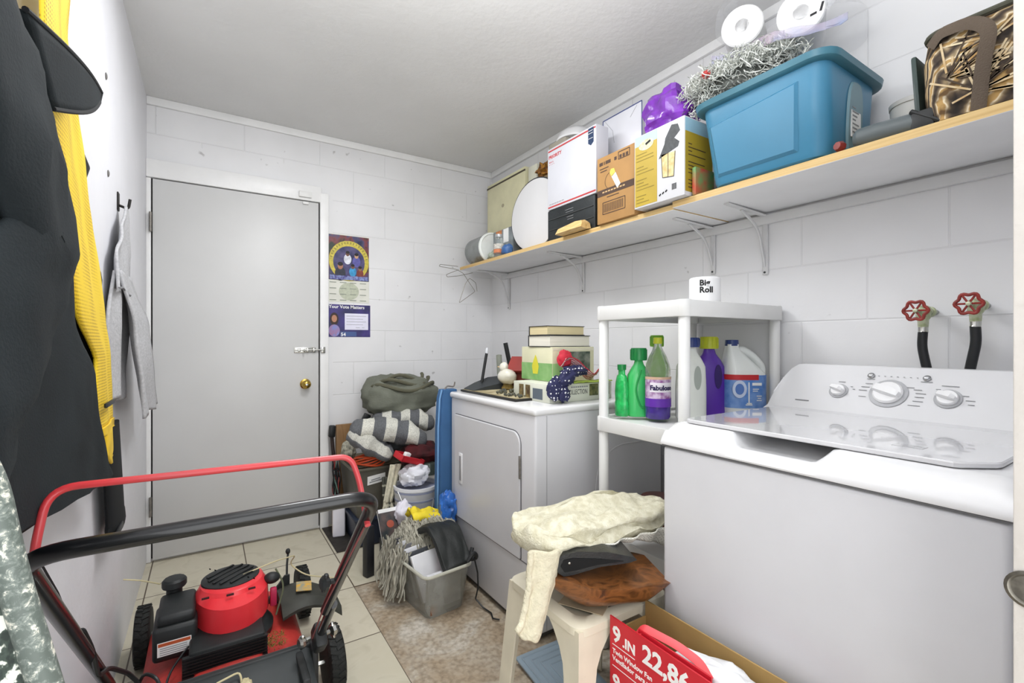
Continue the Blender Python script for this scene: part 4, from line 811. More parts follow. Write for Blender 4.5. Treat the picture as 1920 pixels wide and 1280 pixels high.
bm = bmesh.new(); prism(bm, [M @ V((.012 + .013*math.cos(2*PI*k/20), -.0335, .150 + .042*math.sin(2*PI*k/20))) for k in range(20)], M.to_3x3() @ V((0, -.0008, 0))); obj('grip_recess', bm, mat('grey green recess', '#a3aba3', .4), t)
t, M = jug('purple_detergent_jug', 'deep purple jug with yellow-green cap between the white jug and the bleach', (1.590, 1.092, ZS), .118, .070, .255, .033, .045, mat('deep purple plastic', '#5a2fa6', .3, coat=.4, var=.05), mat('yellow green cap', '#bcc433', .35), rz=facing, group='cleaning bottles on the shelf unit')
bm = bmesh.new(); prism(bm, [M @ V((.020 + .014*math.cos(2*PI*k/20), -.0355, .148 + .045*math.sin(2*PI*k/20))) for k in range(20)], M.to_3x3() @ V((0, -.0008, 0))); obj('grip_recess', bm, mat('dark purple recess', '#311a63', .5), t)
# bleach jug
c = V((1.690, 1.020, ZS)); t = thing('bleach_jug', 'large white bleach jug with blue label, navy cap and loop handle', 'bottle', c, 'cleaning bottles on the shelf unit')
milk = mat('cloudy white plastic', '#e4e8e4', .3, coat=.3, var=.03); M = Matrix.Translation(c) @ Matrix.Rotation(facing, 4, 'Z')
bm = bmesh.new(); R_ = []
for z, a, d, ox in ((0, .068, .052, 0), (.006, .075, .058, 0), (.03, .077, .060, 0), (.135, .077, .060, 0), (.160, .075, .057, 0), (.185, .062, .050, -.012), (.215, .044, .040, -.026), (.245, .026, .027, -.038), (.255, .0225, .0225, -.040), (.268, .0225, .0225, -.040)):
    R_.append([M @ V((ox + a*math.copysign(abs(math.cos(q))**.7, math.cos(q)), d*math.copysign(abs(math.sin(q))**.7, math.sin(q)), z)) for q in [2*PI*k/32 for k in range(32)]])
loft(bm, R_); obj('bottle_body', bm, milk, t, ang=50)
obj('handle', tb([M @ V(p) for p in rounded([(-.030, 0, .238), (-.005, 0, .248), (.035, 0, .225), (.068, 0, .175), (.062, 0, .145)], .03, 6)], [.011]*2 + [.0125]*40, 12) if False else tb([M @ V(p) for p in rounded([(-.030, 0, .238), (-.005, 0, .248), (.035, 0, .225), (.074, 0, .180), (.066, 0, .140)], .03, 6)], .016, 14, flat=1.0), milk, t)
obj('cap', la([(.024, 0), (.0245, .002), (.023, .022), (0, .023)], M @ V((-.040, 0, .262)), n=20), mat('navy cap', '#2d3f78', .35), t)
def wrapl(name, z0, z1, q0, q1, g, m):
    bm = bmesh.new(); A = []
    for k in range(25):
        q = math.radians(q0 + (q1-q0)*k/24); A.append((math.copysign(abs(math.cos(q))**.7, math.cos(q)), math.copysign(abs(math.sin(q))**.7, math.sin(q))))
    loft(bm, [[M @ V((x*(.077+g), y*(.060+g), z)) for x, y in A] + [M @ V((x*(.076), y*(.059), z)) for x, y in A[::-1]] for z in (z0, z1)]); return obj(name, bm, m, t)
wrapl('label', .035, .155, 180, 360, .0008, mat('bleach label blue', '#4f7fc4', .35, col2='#86a8dc', vs=25)); wrapl('red_corner', .138, .157, 188, 285, .0016, REDP)
disc('splash_circle', M @ V((-.040, -.0605, .105)), (math.cos(facing), math.sin(facing), 0), (0, 0, 1), .026, .032, mat('label pale blue', '#cdd9ee', .4), t, t=.0012)
disc('splash_core', M @ V((-.040, -.0618, .105)), (math.cos(facing), math.sin(facing), 0), (0, 0, 1), .016, .020, mat('label mid blue', '#5c7fc0', .4), t, t=.0012)
fr = (math.cos(facing), math.sin(facing), 0)
strokes('pour_print', [(-.006, .05, -.006, .13), (-.018, .048, .006, .048), (-.014, .053, .004, .053)], M @ V((0, -.0612, 0)), fr, (0, 0, 1), .004, PAPER, t, t=.001)
decal('word_box', M @ V((.006, -.0612, .118)), fr, (0, 0, 1), .034, .010, PAPER, t, t=.001); strokes('label_small_print', [(.008, .105, .03, .105), (.008, .098, .026, .098), (.022, .080, .04, .080), (.026, .072, .038, .072), (.022, .064, .040, .064)], M @ V((0, -.0612, 0)), fr, (0, 0, 1), .003, PAPER, t, t=.001)
# brown-red tin on the low shelf
obj('red_tin', la([(0, 0), (.066, .001), (.068, .006), (.068, .105), (.072, .108), (.072, .122), (.066, .128), (.03, .132), (0, .132)], (1.40, 1.165, .4417), n=36), mat('oxblood tin', '#6b2f26', .35, var=.2, vs=20, coat=.2), None, 'round dark red lidded tin on the bottom shelf of the plastic unit', 'tin')

# ------------------------------------------------------------------ clutter on the dryer
ZD = .8885
t = thing('picture_tray', 'flat cream board with thin black edge lying on the dryer top', 'tray', (1.25, 1.9, ZD))
obj('board', box((1.085, 1.655, ZD), (1.36, 2.165, ZD + .010), .002), mat('black tray edge', '#23221f', .5), t); obj('inlay', box((1.095, 1.665, ZD + .0098), (1.35, 2.155, ZD + .0115)), mat('cream inlay', '#c9bf9d', .5, col2='#8a7a52', vs=14), t)
ZT = ZD + .0118
t = thing('dustpan_set', 'dark dustpan with an upright black handle tipped in white at the rear of the dryer', 'dustpan', (1.22, 2.12, ZT))
bm = bmesh.new(); loft(bm, [[V(p) for p in ((1.10 + a, 2.155, ZT), (1.10 + a, 2.155, ZT + h), (1.10 + a, 2.05, ZT + h*.5), (1.10 + a, 2.05, ZT))] for a, h in ((0, .004), (.06, .03), (.14, .055), (.22, .06), (.24, .05))]); obj('pan', bm, mat('dark grey pan', '#33373a', .5), t)
obj('pan_handle', tb([(1.185, 2.12, ZT + .035), (1.20, 2.125, ZT + .10), (1.222, 2.135, 1.083)], .0075, 10), BLACKP, t); obj('handle_tip', la([(.008, 0), (.0085, .01), (.007, .024), (.004, .03), (0, .031)], (1.222, 2.135, 1.080), ax=(.12, .05, 1), n=14), mat('tip grey white', '#c9ccd0', .3), t, label='whitish handle tip')
t = thing('grey_umbrella', 'grey-green rolled stick with a black grip leaning in the corner behind the dryer', 'stick', (1.52, 2.42, 0)); obj('stick_shaft', tb([(1.44, 2.30, .30), (1.50, 2.47, 1.06)], .017, 10), mat('grey green cloth', '#8b8f83', .8), t); obj('grip', tb([(1.47, 2.28, .96), (1.44, 2.30, 1.135)], .013, 10), BLACKP, t)
obj('stick_foot', tb([(1.42, 2.24, .02), (1.44, 2.30, .32)], .010, 8), BLACKP, t)
# ceramic hen and little red house
t = thing('white_hen_figure', 'white rounded bird figurine in front of a small red house on the dryer', 'figurine', (1.27, 2.03, ZT))
bm = bmesh.new(); blob(bm, (1.275, 2.02, ZT + .065), (.046, .055, .040), f=1.2, a=.12, n=24, seed=2); obj('body', bm, mat('glazed white', '#dedbcd', .2, coat=.5, var=.06, vs=15), t)
bm = bmesh.new(); blob(bm, (1.262, 2.03, ZT + .112), (.022, .026, .026), f=1, a=.1, n=16, seed=9); obj('head', bm, mat('glazed white', '#dedbcd', .2), t)
bm = bmesh.new(); lathe(bm, [(.005, 0), (.003, .012), (0, .018)], (1.255, 2.055, ZT + .112), (-.4, 1, .1), 8); obj('beak', bm, mat('pale beak', '#d8b98c', .4), t)
bm = bmesh.new(); lathe(bm, [(.030, 0), (.034, .006), (.026, .02), (.022, .03), (0, .03)], (1.28, 2.02, ZT), (0, 0, 1), 18); obj('stand', bm, mat('olive straw', '#6f5c2a', .8, var=.4, vs=80), t)
t = thing('red_birdhouse', 'small dark red house with a pitched roof behind the white bird figurine', 'ornament', (1.36, 2.05, ZT))
M2 = RT((1.35, 2.02, ZT), rz=.5)
bm = bmesh.new(); bx(bm, (1.32, 1.98, ZT), (1.40, 2.06, ZT + .10)); bmesh.ops.transform(bm, matrix=M2, verts=bm.verts); obj('house_body', bm, mat('brown red wood', '#6b2a22', .6, var=.15), t)
bm = bmesh.new(); prism(bm, [V((1.30, 1.97, ZT + .095)), V((1.36, 1.97, ZT + .165)), V((1.42, 1.97, ZT + .095)), V((1.41, 1.97, ZT + .085)), V((1.36, 1.97, ZT + .148)), V((1.31, 1.97, ZT + .085))], (0, .10, 0)); bmesh.ops.transform(bm, matrix=M2, verts=bm.verts); obj('roof', bm, mat('red roof', '#8e2f28', .5, var=.1), t)
obj('wicker_bit', box((1.40, 1.90, ZT), (1.47, 1.98, ZT + .185), .004), mat('woven tan', '#b49a63', .8, col2='#6b5330', vs=70), None, 'tan woven block wedged between the red house and the green carton', 'basket')
t = thing('trinkets', 'dark beads and small trinkets heaped on the tray edge before the printed carton', 'trinkets', (1.17, 1.70, ZT), kind='stuff')
rnd_ = random.Random(3); bm = bmesh.new()
for k in range(26):
    x, y = rnd_.uniform(1.11, 1.165), rnd_.uniform(1.68, 1.80); bmesh.ops.create_icosphere(bm, subdivisions=1, radius=rnd_.uniform(.004, .008), matrix=Matrix.Translation((x, y, ZT + .006)))
for k in range(12):
    x, y = rnd_.uniform(1.12, 1.24), rnd_.uniform(1.84, 1.95); bmesh.ops.create_icosphere(bm, subdivisions=1, radius=rnd_.uniform(.006, .012), matrix=Matrix.Translation((x, y, ZT + .009)))
o = obj('beads', bm, mat('dark beads', '#2b2f2d', .35, col2='#6b6a58', vs=120), t); o['kind'] = 'stuff'
# printed carton with green carton and books on top
t = thing('printed_carton', 'low white carton with olive pictures and lettering on the dryer, under the green box', 'carton', (1.33, 1.66, ZD))
obj('carton_body', box((1.172, 1.532, ZD), (1.52, 1.80, ZD + .076), .002), mat('carton cream', '#d6d8c9', .55, var=.04), t)
olp = mat('olive dark picture', '#3f4a2c', .5, col2='#7b7a4a', vs=60); bt = mat('brown tan picture', '#8b7a4f', .5, col2='#4c3a28', vs=60)
yl_ = 1.5318
for x, w_ in ((1.388, .05), (1.445, .06)): decal('picture_panel', (x, yl_, ZD + .02), *YF, w_, .05, olp, t)
text('carton_lettering', 'COLLECTION', (1.262, yl_, ZD + .030), *YF, .030, DARK, t, sx=.62); strokes('carton_fine_lettering', [(1.285 + .012*k, ZD + .061, 1.294 + .012*k, ZD + .061) for k in range(8)], (0, yl_, 0), *YF, .006, GREYINK, t); decal('tiny_mark', (1.196, yl_, ZD + .012), *YF, .012, .028, DARK, t)
for y in (1.755, 1.705): decal('side_picture', (1.1718, y, ZD + .010), *XF, .035, .056, bt, t)
decal('side_dark', (1.1718, 1.65, ZD + .010), *XF, .07, .045, mat('slate picture', '#5c6670', .5), t)
bm = bmesh.new(); grid(bm, 14, 8, lambda u, v: V((1.30 + .215*u, 1.522 + .06*v, ZD + .0795 + .006*abs(noise.noise(V((u*5, v*4, 0)))) - .0*v))); obj('lime_cloth', bm, mat('lime green cloth', '#bcd45c', .7, var=.1), None, 'lime green cloth strip lying along the top of the printed carton', 'cloth', solid=.004)
t = thing('green_white_box', 'cream and green cardboard box with a yellow flame emblem carrying two books', 'box', (1.38, 1.75, .9655))
gb0, gb1 = .9652, 1.118
obj('box_body', box((1.262, 1.630, gb0), (1.505, 1.868, gb1), .003), mat('cream green box', '#d8d6b6', .5, var=.04), t)
grn = mat('fresh green print', '#8fb878', .5, col2='#76a862', vs=20)
decal('green_lower', (1.2618, 1.867, gb0 + .002), *XF, .236, .078, grn, t); decal('green_lower', (1.264, 1.6298, gb0 + .002), *YF, .09, .078, mat('pale green print', '#a3d28b', .5), t)
bm = bmesh.new(); F_ = lambda a, b: V((1.2608, 1.755 - a, gb0 + b)); prism(bm, [F_(-.018, .03), F_(.018, .03), F_(.026, .065), F_(.016, .09), F_(.002, .118), F_(-.014, .092), F_(-.026, .065)], (-.0006, 0, 0)); obj('flame_emblem', bm, mat('yellow emblem', '#d9d13c', .5), t)
decal('photo_panel', (1.325, 1.6298, gb0 + .040), *YF, .155, .092, mat('photo dark green', '#33463a', .4, col2='#8a8f84', vs=25), t); decal('top_strip', (1.265, 1.6296, gb1 - .016), *YF, .238, .010, mat('cream strip', '#e3e0c9', .5), t)
bd = mat('dark book cover', '#24262a', .5); pg = mat('book pages cream', '#d9cba0', .8, var=.1, vs=5, stretch=(1, 1, 300)); pgw = mat('book pages white', '#dfdccf', .8, var=.1, vs=5, stretch=(1, 1, 300))
def book(lab, x0, x1, y0, y1, z0, z1, pm, rz):
    c_ = V(((x0+x1)/2, (y0+y1)/2, z0)); t = thing('hardback_book', lab, 'book', c_, 'books on the dryer'); M3 = RT(c_, rz=rz)
    bm = bmesh.new(); bx(bm, (x0, y0, z0), (x1, y1, z0 + .003), .0008, 1, M3); bx(bm, (x0, y0, z1 - .003), (x1, y1, z1), .0008, 1, M3); bx(bm, (x0, y1 - .004, z0), (x1, y1, z1), .001, 1, M3); obj('cover', bm, bd, t)
    obj('pages', box((x0 + .004, y0 + .004, z0 + .003), (x1 - .004, y1 - .004, z1 - .003), M=M3), pm, t)
book('thick white-paged hardback book under the yellowed one on the green box', 1.258, 1.50, 1.648, 1.81, 1.1185, 1.170, pgw, .02)
book('yellowed hardback book lying topmost on the stack', 1.262, 1.478, 1.664, 1.81, 1.1705, 1.213, pg, -.02)
obj('black_bottle_cap', box((1.40, 1.875, ZD), (1.43, 1.90, 1.165), .004), BLACKP, None, 'thin black upright strip standing behind the green and white box', 'strip')
# stars and stripes cloth
def stars():
    m, nt, b = newmat('navy cloth with white stars'); L = nt.links; tc = N(nt, 'ShaderNodeTexCoord'); v = N(nt, 'ShaderNodeTexVoronoi'); v.inputs['Scale'].default_value = 62; v.inputs['Randomness'].default_value = .35; v.distance = 'MANHATTAN'; L.new(tc.outputs['Object'], v.inputs[0])
    r = ramp(nt, [(0, '#f0f0f2'), (.36, '#262850')], v.outputs['Distance'], 'CONSTANT'); L.new(r.outputs[0], b.inputs['Base Color']); b.inputs['Roughness'].default_value = .75; return m
t = thing('flag_bandana', 'crumpled navy bandana with white stars and red stripes thrown over the cartons', 'bandana', (1.25, 1.55, .93))
def fold(c, s, seed, R=None, a=.35, f=2.2, n=26): bm = bmesh.new(); blob(bm, c, s, f=f, a=a, n=n, seed=seed); return bm
st = stars()
bm = bmesh.new(); blob(bm, (1.185, 1.510, .951), (.040, .020, .048), f=2.2, a=.35, n=26, seed=1); blob(bm, (1.245, 1.514, .992), (.055, .022, .030), f=2.4, a=.4, n=24, seed=2, M=RT((1.245, 1.514, .992), ry=-.5)); blob(bm, (1.32, 1.545, 1.018), (.070, .028, .022), f=2.6, a=.4, n=24, seed=7); blob(bm, (1.225, 1.505, .925), (.030, .018, .032), f=2.6, a=.4, n=24, seed=6)
obj('star_cloth', bm, st, t, ang=60)
sm = uv_stripes('red and white stripes', [(0, '#c3263a'), (.5, '#e9dedd')], 9, 1, .7, .2)
bm = bmesh.new(); blob(bm, (1.285, 1.575, 1.068), (.036, .026, .038), f=1.8, a=.25, n=24, seed=12)
obj('red_cloth', bm, mat('red cloth', '#c22a3c', .7, var=.15, vs=25), t)
bm = bmesh.new(); grid(bm, 26, 10, lambda u, v: V((1.26 + .21*u, 1.535 + .035*v + .01*math.sin(u*8), 1.065 - .055*u + .022*math.sin(u*PI*2.2) - .03*v + .010*noise.noise(V((u*6, v*5, 3)))))); obj('stripe_cloth', bm, sm, t, solid=.004, ang=60)

# ------------------------------------------------------------------ back corner pile
obj('dark_floor_mat', box((.588, 2.655, 0), (.86, 3.05, .005), .001), mat('black rubber mat', '#2f2b28', .8, var=.3, vs=20), None, 'dark rubber mat on the tiles beside the door, under the jug', 'mat')
t = thing('white_jug', 'white rectangular jug with a brown side label on the floor beside the door', 'jug', (.645, 2.87, .0052)); M4 = RT((.645, 2.87, 0), rz=-.25)
obj('jug_body', box((.612, 2.85, .0052), (.682, 2.93, .235), .010, 3, M4), mat('white jug plastic', '#e6e4ec', .35), t); obj('side_label', box((.6105, 2.862, .03), (.6125, 2.918, .20), M=M4), mat('tan label', '#a58a72', .6, var=.2), t)
t = thing('long_brush', 'black long-handled brush standing against the wall just right of the door', 'brush', (.63, 3.02, 0))
obj('brush_head', box((.617, 2.995, .56), (.655, 3.03, .632), .008, 2, RT((.635, 3.01, .56), ry=.08)), BLACKP, t); obj('brush_handle', tb([(.639, 3.02, .57), (.652, 3.02, .40), (.662, 3.0, .20), (.665, 2.99, .0055)], .011, 10), mat('dark brown handle', '#2e2220', .5, var=.3, vs=30), t)
obj('brown_plank', box((.672, 3.045, .0055), (.775, 3.07, .625), .003, 2, RT((.7, 3.05, 0), rz=.1)), wood_mat('dark brown wood', '#7b5a34', '#94714a', (20, 20, 3)), None, 'brown wooden board upright behind the black brush', 'board')
t = thing('tangled_cables', 'tangle of black and red cables hanging beside the grey tote', 'cables', (.70, 2.95, .3), kind='stuff')
rnd_ = random.Random(12)
for m_, s_, k_ in ((rub, 1, 9), (mat('dark red cable', '#7c2a28', .5), 2, 3), (mat('grey green cable', '#5d7a70', .5), 3, 3)):
    bm = bmesh.new()
    for k in range(k_):
        p0 = V((.640 + rnd_.uniform(-.015, .02), 2.93 + rnd_.uniform(-.03, .03), .45)); pts = [p0]
        for j in range(5): pts.append(V((.640 + rnd_.uniform(-.025, .025), 2.91 + rnd_.uniform(-.04, .03), .42 - j*.055 + rnd_.uniform(-.03, .03))))
        tube(bm, rounded(pts, .05, 4), .0035, 5)
    o = obj('cable', bm, m_, t); o['kind'] = 'stuff'
t = thing('navy_crate', 'dark navy plastic crate on the floor under the grey-brown tote', 'crate', (.82, 2.78, 0))
bm = bmesh.new(); loft(bm, [rrect(.70, .945, 2.655, 2.98, .0055, .02), rrect(.685, .96, 2.64, 2.99, .155, .02)]); bx(bm, (.678, 2.632, .145), (.967, 2.997, .162), .004); obj('crate_body', bm, mat('navy plastic', '#232b3c', .4, var=.1), t)
t = thing('grey_tote', 'worn grey-brown tote with a white sticker in the corner pile', 'tote', (.82, 2.78, .1625))
bm = bmesh.new(); loft(bm, [rrect(.70, .95, 2.65, 2.97, .1625, .02), rrect(.672, .962, 2.625, 2.99, .440, .025)]); obj('tote_body', bm, mat('grey brown plastic', '#57544b', .5, var=.12, vs=9), t)
bm = bmesh.new(); tube(bm, rrect(.668, .966, 2.621, 2.994, .436, .03), .009, 8, closed=True); obj('tote_rim', bm, mat('olive grey rim', '#5f5d50', .5), t)
dq = decal('sticker', (.745, 2.632, .345), (1, 0, .12), (0, -.08, 1), .100, .048, PAPER, t, t=.003); strokes('sticker_print', [(.755, .360, .835, .372), (.765, .372, .815, .380)], (0, 2.6255, 0), *YF, .006, GREYINK, t)
bm = bmesh.new()
for k in range(7): tube(bm, [(.775 + (.085 + .008*math.sin(k*2))*math.cos(a), 2.70 + (.075 - .004*k)*math.sin(a), .452 + .006*k + .010*math.sin(2*a + k)) for a in [2*PI*i/26 for i in range(26)]], .0042, 6, closed=True)
obj('orange_cord', bm, mat('orange cord', '#d9562c', .5), None, 'coil of orange extension cord lying on the grey tote rim', 'extension cord')
obj('cord_tray', box((.70, 2.64, .446), (.95, 2.98, .449)), mat('flat cardboard', '#6b624f', .8), None, 'cardboard sheet closing the grey tote under the orange cord', 'cardboard')
obj('mesh_ball', fold((.70, 2.86, .505), (.040, .04, .055), 4, a=.3), mat('speckled grey wool', '#7d7d72', .9, col2='#b9b6a4', vs=70, bump=1, bs=90), None, 'speckled grey-green bundle beside the striped blanket', 'bundle')
# striped blanket, folded in two lobes
strp = uv_stripes('grey and cream striped fleece', [(0, '#66686b'), (.5, '#d8d7cc')], 3.4, 1, .95, .6, 160)
t = thing('striped_blanket', 'folded grey and cream striped fleece blanket on top of the corner pile', 'blanket', (.88, 2.66, .52))
def lobe(p0, p1, r0, r1, sag, seed, n=26, m=30, flat=.6, up=(0, 0, 1)):
    """puffy folded roll of cloth between two points"""
    bm = bmesh.new(); p0, p1 = V(p0), V(p1); d = (p1 - p0); sd = d.cross(V(up)).normalized(); U_ = sd.cross(d).normalized(); rg = []
    for i in range(m + 1):
        v = i / m; cen = p0 + d*v + V((0, 0, sag*math.sin(PI*v))); e = min(1, (math.sin(PI*min(max(v, .002), .998)))**.16)
        rg.append([cen + sd*math.cos(a)*(r0 + (r1-r0)*v)*e*(1 + .30*noise.noise(V((math.cos(a)*1.5, v*5, seed))) + .12*noise.noise(V((math.cos(a)*3, v*14, seed)))) + U_*math.sin(a)*(r0 + (r1-r0)*v)*flat*e*(1 + .45*noise.noise(V((math.sin(a)*2, v*6, seed + 4))) + .15*noise.noise(V((math.sin(a)*3 + math.cos(a)*2, v*15, seed)))) for a in [2*PI*k/n for k in range(n)]])
    loft(bm, rg); return bm
obj('front_roll', lobe((.655, 2.66, .655), (1.06, 2.56, .575), .075, .082, .03, 2, flat=.85), strp, t, ang=70)
obj('back_fold', lobe((.82, 2.80, .67), (1.17, 2.70, .64), .10, .10, .02, 5, flat=.6), strp, t, ang=70)
obj('hanging_fold', lobe((.665, 2.68, .645), (.86, 2.56, .505), .10, .075, .0, 7, flat=.6), uv_stripes('cream striped fleece', [(0, '#c6c5bb'), (.3, '#6f7175'), (.62, '#cfcec4')], 1.6, 0, .95, .6, 160), t, ang=70)
obj('pile_stuffing', fold((.92, 2.82, .53), (.14, .10, .07), 14, a=.2), mat('dark grey cloth', '#45474a', .95, var=.2), None, 'dark folded cloth squashed under the striped blanket', 'cloth')
t = thing('olive_duffel', 'crumpled olive-grey duffel bag topping the corner pile', 'duffel bag', (1.03, 2.86, .68))
bm = bmesh.new(); blob(bm, (1.02, 2.87, .80), (.235, .15, .135), f=1.9, a=.22, n=44, seed=21, e=.9)
for v in bm.verts: v.co += V((0, 0, .018)) * noise.noise(V((v.co.x*9, v.co.y*9, v.co.z*22)))
obj('bag_body', bm, mat('olive grey nylon', '#6b6e62', .8, var=.12, vs=10, bump=.4, bs=120), t, ang=80)
bm = bmesh.new()
for k, (z, r) in enumerate(((.865, .17), (.895, .145), (.92, .11))): tube(bm, [(1.03 + r*math.cos(a)*1.15, 2.86 - r*abs(math.sin(a))*.8, z + .02*math.sin(a*3 + k)) for a in [PI*i/16 for i in range(17)]], .011, 7)
obj('flap_fold', bm, mat('olive nylon fold', '#5c5b4a', .8), t)
obj('black_clip', box((.775, 2.82, .665), (.815, 2.85, .715), .006, 2, RT((.79, 2.83, .69), ry=.5)), BLACKP, t)
# ironing board in a blue cover
t = thing('blue_ironing_board', 'narrow blue covered board standing on end against the dryer', 'ironing board', (1.06, 2.27, 0))
bm = bmesh.new(); o = []
for z, w_ in ((.01, .045), (.05, .06), (.3, .064), (.7, .06), (.85, .052), (.895, .04)): o.append([V(p) for p in ((1.052 - w_, 2.235, z), (1.052 - w_*.8, 2.215, z), (1.052 + w_*.9, 2.215, z), (1.052 + w_, 2.235, z), (1.052 + w_, 2.27, z), (1.052 - w_, 2.27, z))])
loft(bm, o); obj('board_cover', bm, mat('blue cloth cover', '#3b6491', .7, var=.1, vs=6, bump=.3), t, ang=50)
obj('cover_piping', tb([(.989, 2.225, .06), (.985, 2.222, .3), (.988, 2.222, .7), (.997, 2.222, .85), (1.008, 2.222, .895)], .005, 8), mat('pale blue piping', '#6e9ac9', .6), t)
bm = bmesh.new(); tube(bm, rounded([(1.035, 2.25, .89), (1.05, 2.25, .912), (1.09, 2.25, .905), (1.095, 2.25, .93)], .01, 3), .004, 6); obj('end_hook', bm, mat('grey brown hook', '#77706a', .5), t)
obj('blue_plastic_bag', foil((1.000, 2.135, .315), (.045, .04, .085), 17, 3.2, .3), mat('shiny blue film', '#2c67b8', .3, coat=.5, var=.35, vs=22, bump=1, bs=40), None, 'bunched shiny blue plastic bag in front of the blue board', 'plastic bag', ang=35)
# bucket
t = thing('striped_bucket', 'white bucket with blue-grey stripes stuffed with bags in the corner pile', 'bucket', (.965, 2.47, 0))
bc = V((.962, 2.46, .0)); obj('bucket_body', la([(0, .0), (.092, .001), (.096, .01), (.118, .345), (.122, .35), (.122, .365), (.112, .365), (.10, .10), (0, .09)], bc, n=36), mat('white pail plastic', '#dfe0e4', .35), t)
for z in (.20, .245, .29, .335): r0 = .0975 + (z/.345)*.0215; obj('stripe', la([(r0 + .0008, 0), (r0 + .0018, .010)], bc + V((0, 0, z)), n=36), mat('pail stripe', '#9096ae', .4), t)
obj('bail_wire', tb([(.845, 2.42, .35), (.87, 2.36, .26), (.91, 2.335, .20), (.96, 2.332, .185), (1.0, 2.337, .23), (1.02, 2.355, .30)], .003, 6), mat('pale wire', '#c9c9c9', .3, metal=.5), t)
obj('white_plastic_bag', foil((.945, 2.45, .415), (.075, .06, .055), 19, 2.6, .3), mat('white film bag', '#e2e3ea', .3, var=.05, bump=.6, bs=30), None, 'knotted white plastic bag in the top of the striped bucket', 'plastic bag', ang=40)
obj('dark_tin_can', la([(0, 0), (.033, .001), (.034, .06), (.03, .066), (0, .067)], (1.045, 2.47, .40), n=24), mat('dark green tin', '#4c554e', .3, metal=.3), None, 'dark green tin behind the white bag in the bucket', 'tin')
t = thing('red_tool_box', 'small bright red open plastic tray poking out under the striped blanket', 'tray', (.93, 2.52, .48))
M5 = RT((.92, 2.46, .50), rx=.25, ry=.35, rz=.35); bm = bmesh.new(); bx(bm, (.84, 2.42, .492), (1.0, 2.50, .498), .001, 1, M5)
for p, q in (((.84, 2.42, .492), (.848, 2.50, .525)), ((.992, 2.42, .492), (1.0, 2.50, .525)), ((.84, 2.42, .492), (1.0, 2.427, .525)), ((.84, 2.493, .492), (1.0, 2.50, .525))): bx(bm, p, q, .001, 1, M5)
obj('tray_body', bm, mat('bright red plastic', '#c22630', .35), t)
obj('paper_bag', box((.865, 2.435, .505), (.90, 2.46, .54), .004, 2, M5), PAPER, t)
obj('dark_garment', fold((1.03, 2.55, .50), (.12, .09, .07), 31, a=.35), mat('black red cloth', '#2a1618', .9, col2='#57151a', vs=12), None, 'black and dark red garment stuffed under the blanket beside the blue board', 'garment')
def strands(name, m, items, r, parent=None, lab=None, cat=None, kind=None):
    bm = bmesh.new()
    for pts in items: tube(bm, pts, r, 4, caps=False)
    return obj(name, bm, m, parent, lab, cat, None, kind)
# cream fringed cloth beside the bucket
rnd_ = random.Random(5); crm = mat('cream wool', '#cfcab4', .9, var=.15, vs=60, bump=.6, bs=150)
t = thing('cream_scarf', 'cream fringed scarf end hanging down the front of the grey tote', 'scarf', (.86, 2.56, .40))
bm = bmesh.new(); grid(bm, 8, 20, lambda u, v: V((.862 - .045*v + .045*(u-.5)*(1.2 - .3*v) , 2.500 + .006*math.sin(u*12), .475 - .20*v))); obj('scarf_cloth', bm, crm, t, solid=.012, ang=70)
strands('fringe', crm, [[(.797 + .04*u, 2.50, .28), (.790 + .05*u + rnd_.uniform(-.008, .008), 2.495, .25), (.785 + .056*u + rnd_.uniform(-.01, .01), 2.49, .21 + rnd_.uniform(-.01, .015))] for u in [k/14 for k in range(15)]], .0045, t)['kind'] = 'stuff'
t = thing('striped_wool_throw', 'dark grey woven throw with pale stripes hanging between tote and bucket', 'throw', (.90, 2.52, .2))
wt = uv_stripes('dark woven stripes', [(0, '#4a4b44'), (.78, '#a9a795')], 7, 1, .95, .8, 220)
bm = bmesh.new(); grid(bm, 16, 26, lambda u, v: V((.800 + .060*u + .01*v*u, 2.530 - .05*v + .012*math.sin(u*9 + v*3), .405 - .35*v))); obj('throw_cloth', bm, wt, t, solid=.012, ang=70)
bm = bmesh.new(); 
rnd_ = random.Random(8)
obj('black_post', box((.640, 2.292, 0), (.682, 2.332, .245), .004, 2, RT((.66, 2.31, 0), rz=.3)), mat('black painted wood', '#1f2024', .5, var=.1), None, 'short square black wooden post standing on the tiles', 'post')
# magazines, yellow cloth, mop yarn
t = thing('magazine', 'dark glossy magazine with a red photo, leaning on the far side of the yarn heap', 'magazine', (.76, 2.36, .18)); M6 = RT((.78, 2.32, .2), rx=-.45, rz=.35, ry=.12)
obj('magazine_cover', box((.70, 2.30, .12), (.86, 2.306, .30), M=M6), mat('dark magazine print', '#3c4346', .35, col2='#6a5b58', vs=22), t); obj('magazine_pages', box((.703, 2.306, .122), (.857, 2.314, .297), M=M6), PAPER, t)
decal('cover_band', M6 @ V((.70, 2.2995, .283)), M6.to_3x3() @ V((1, 0, 0)), M6.to_3x3() @ V((0, 0, 1)), .16, .018, PAPER, t); disc('cover_photo', M6 @ V((.76, 2.2995, .225)), M6.to_3x3() @ V((1, 0, 0)), M6.to_3x3() @ V((0, 0, 1)), .022, .018, mat('magazine red', '#b8604e', .4), t)
obj('paper_bag_white', fold((.845, 2.33, .265), (.045, .05, .06), 41, a=.25), mat('lilac white paper', '#e2e0ea', .6), None, 'crumpled white paper bag between magazine and yellow cloth', 'paper bag')
obj('magazine_pile', box((.72, 2.235, .0), (.88, 2.34, .17), .01, 2), mat('dark paper stack', '#4b4c49', .8, var=.3, vs=40, stretch=(1, 1, 8)), None, 'stack of dark papers buried under the yarn heap', 'papers')
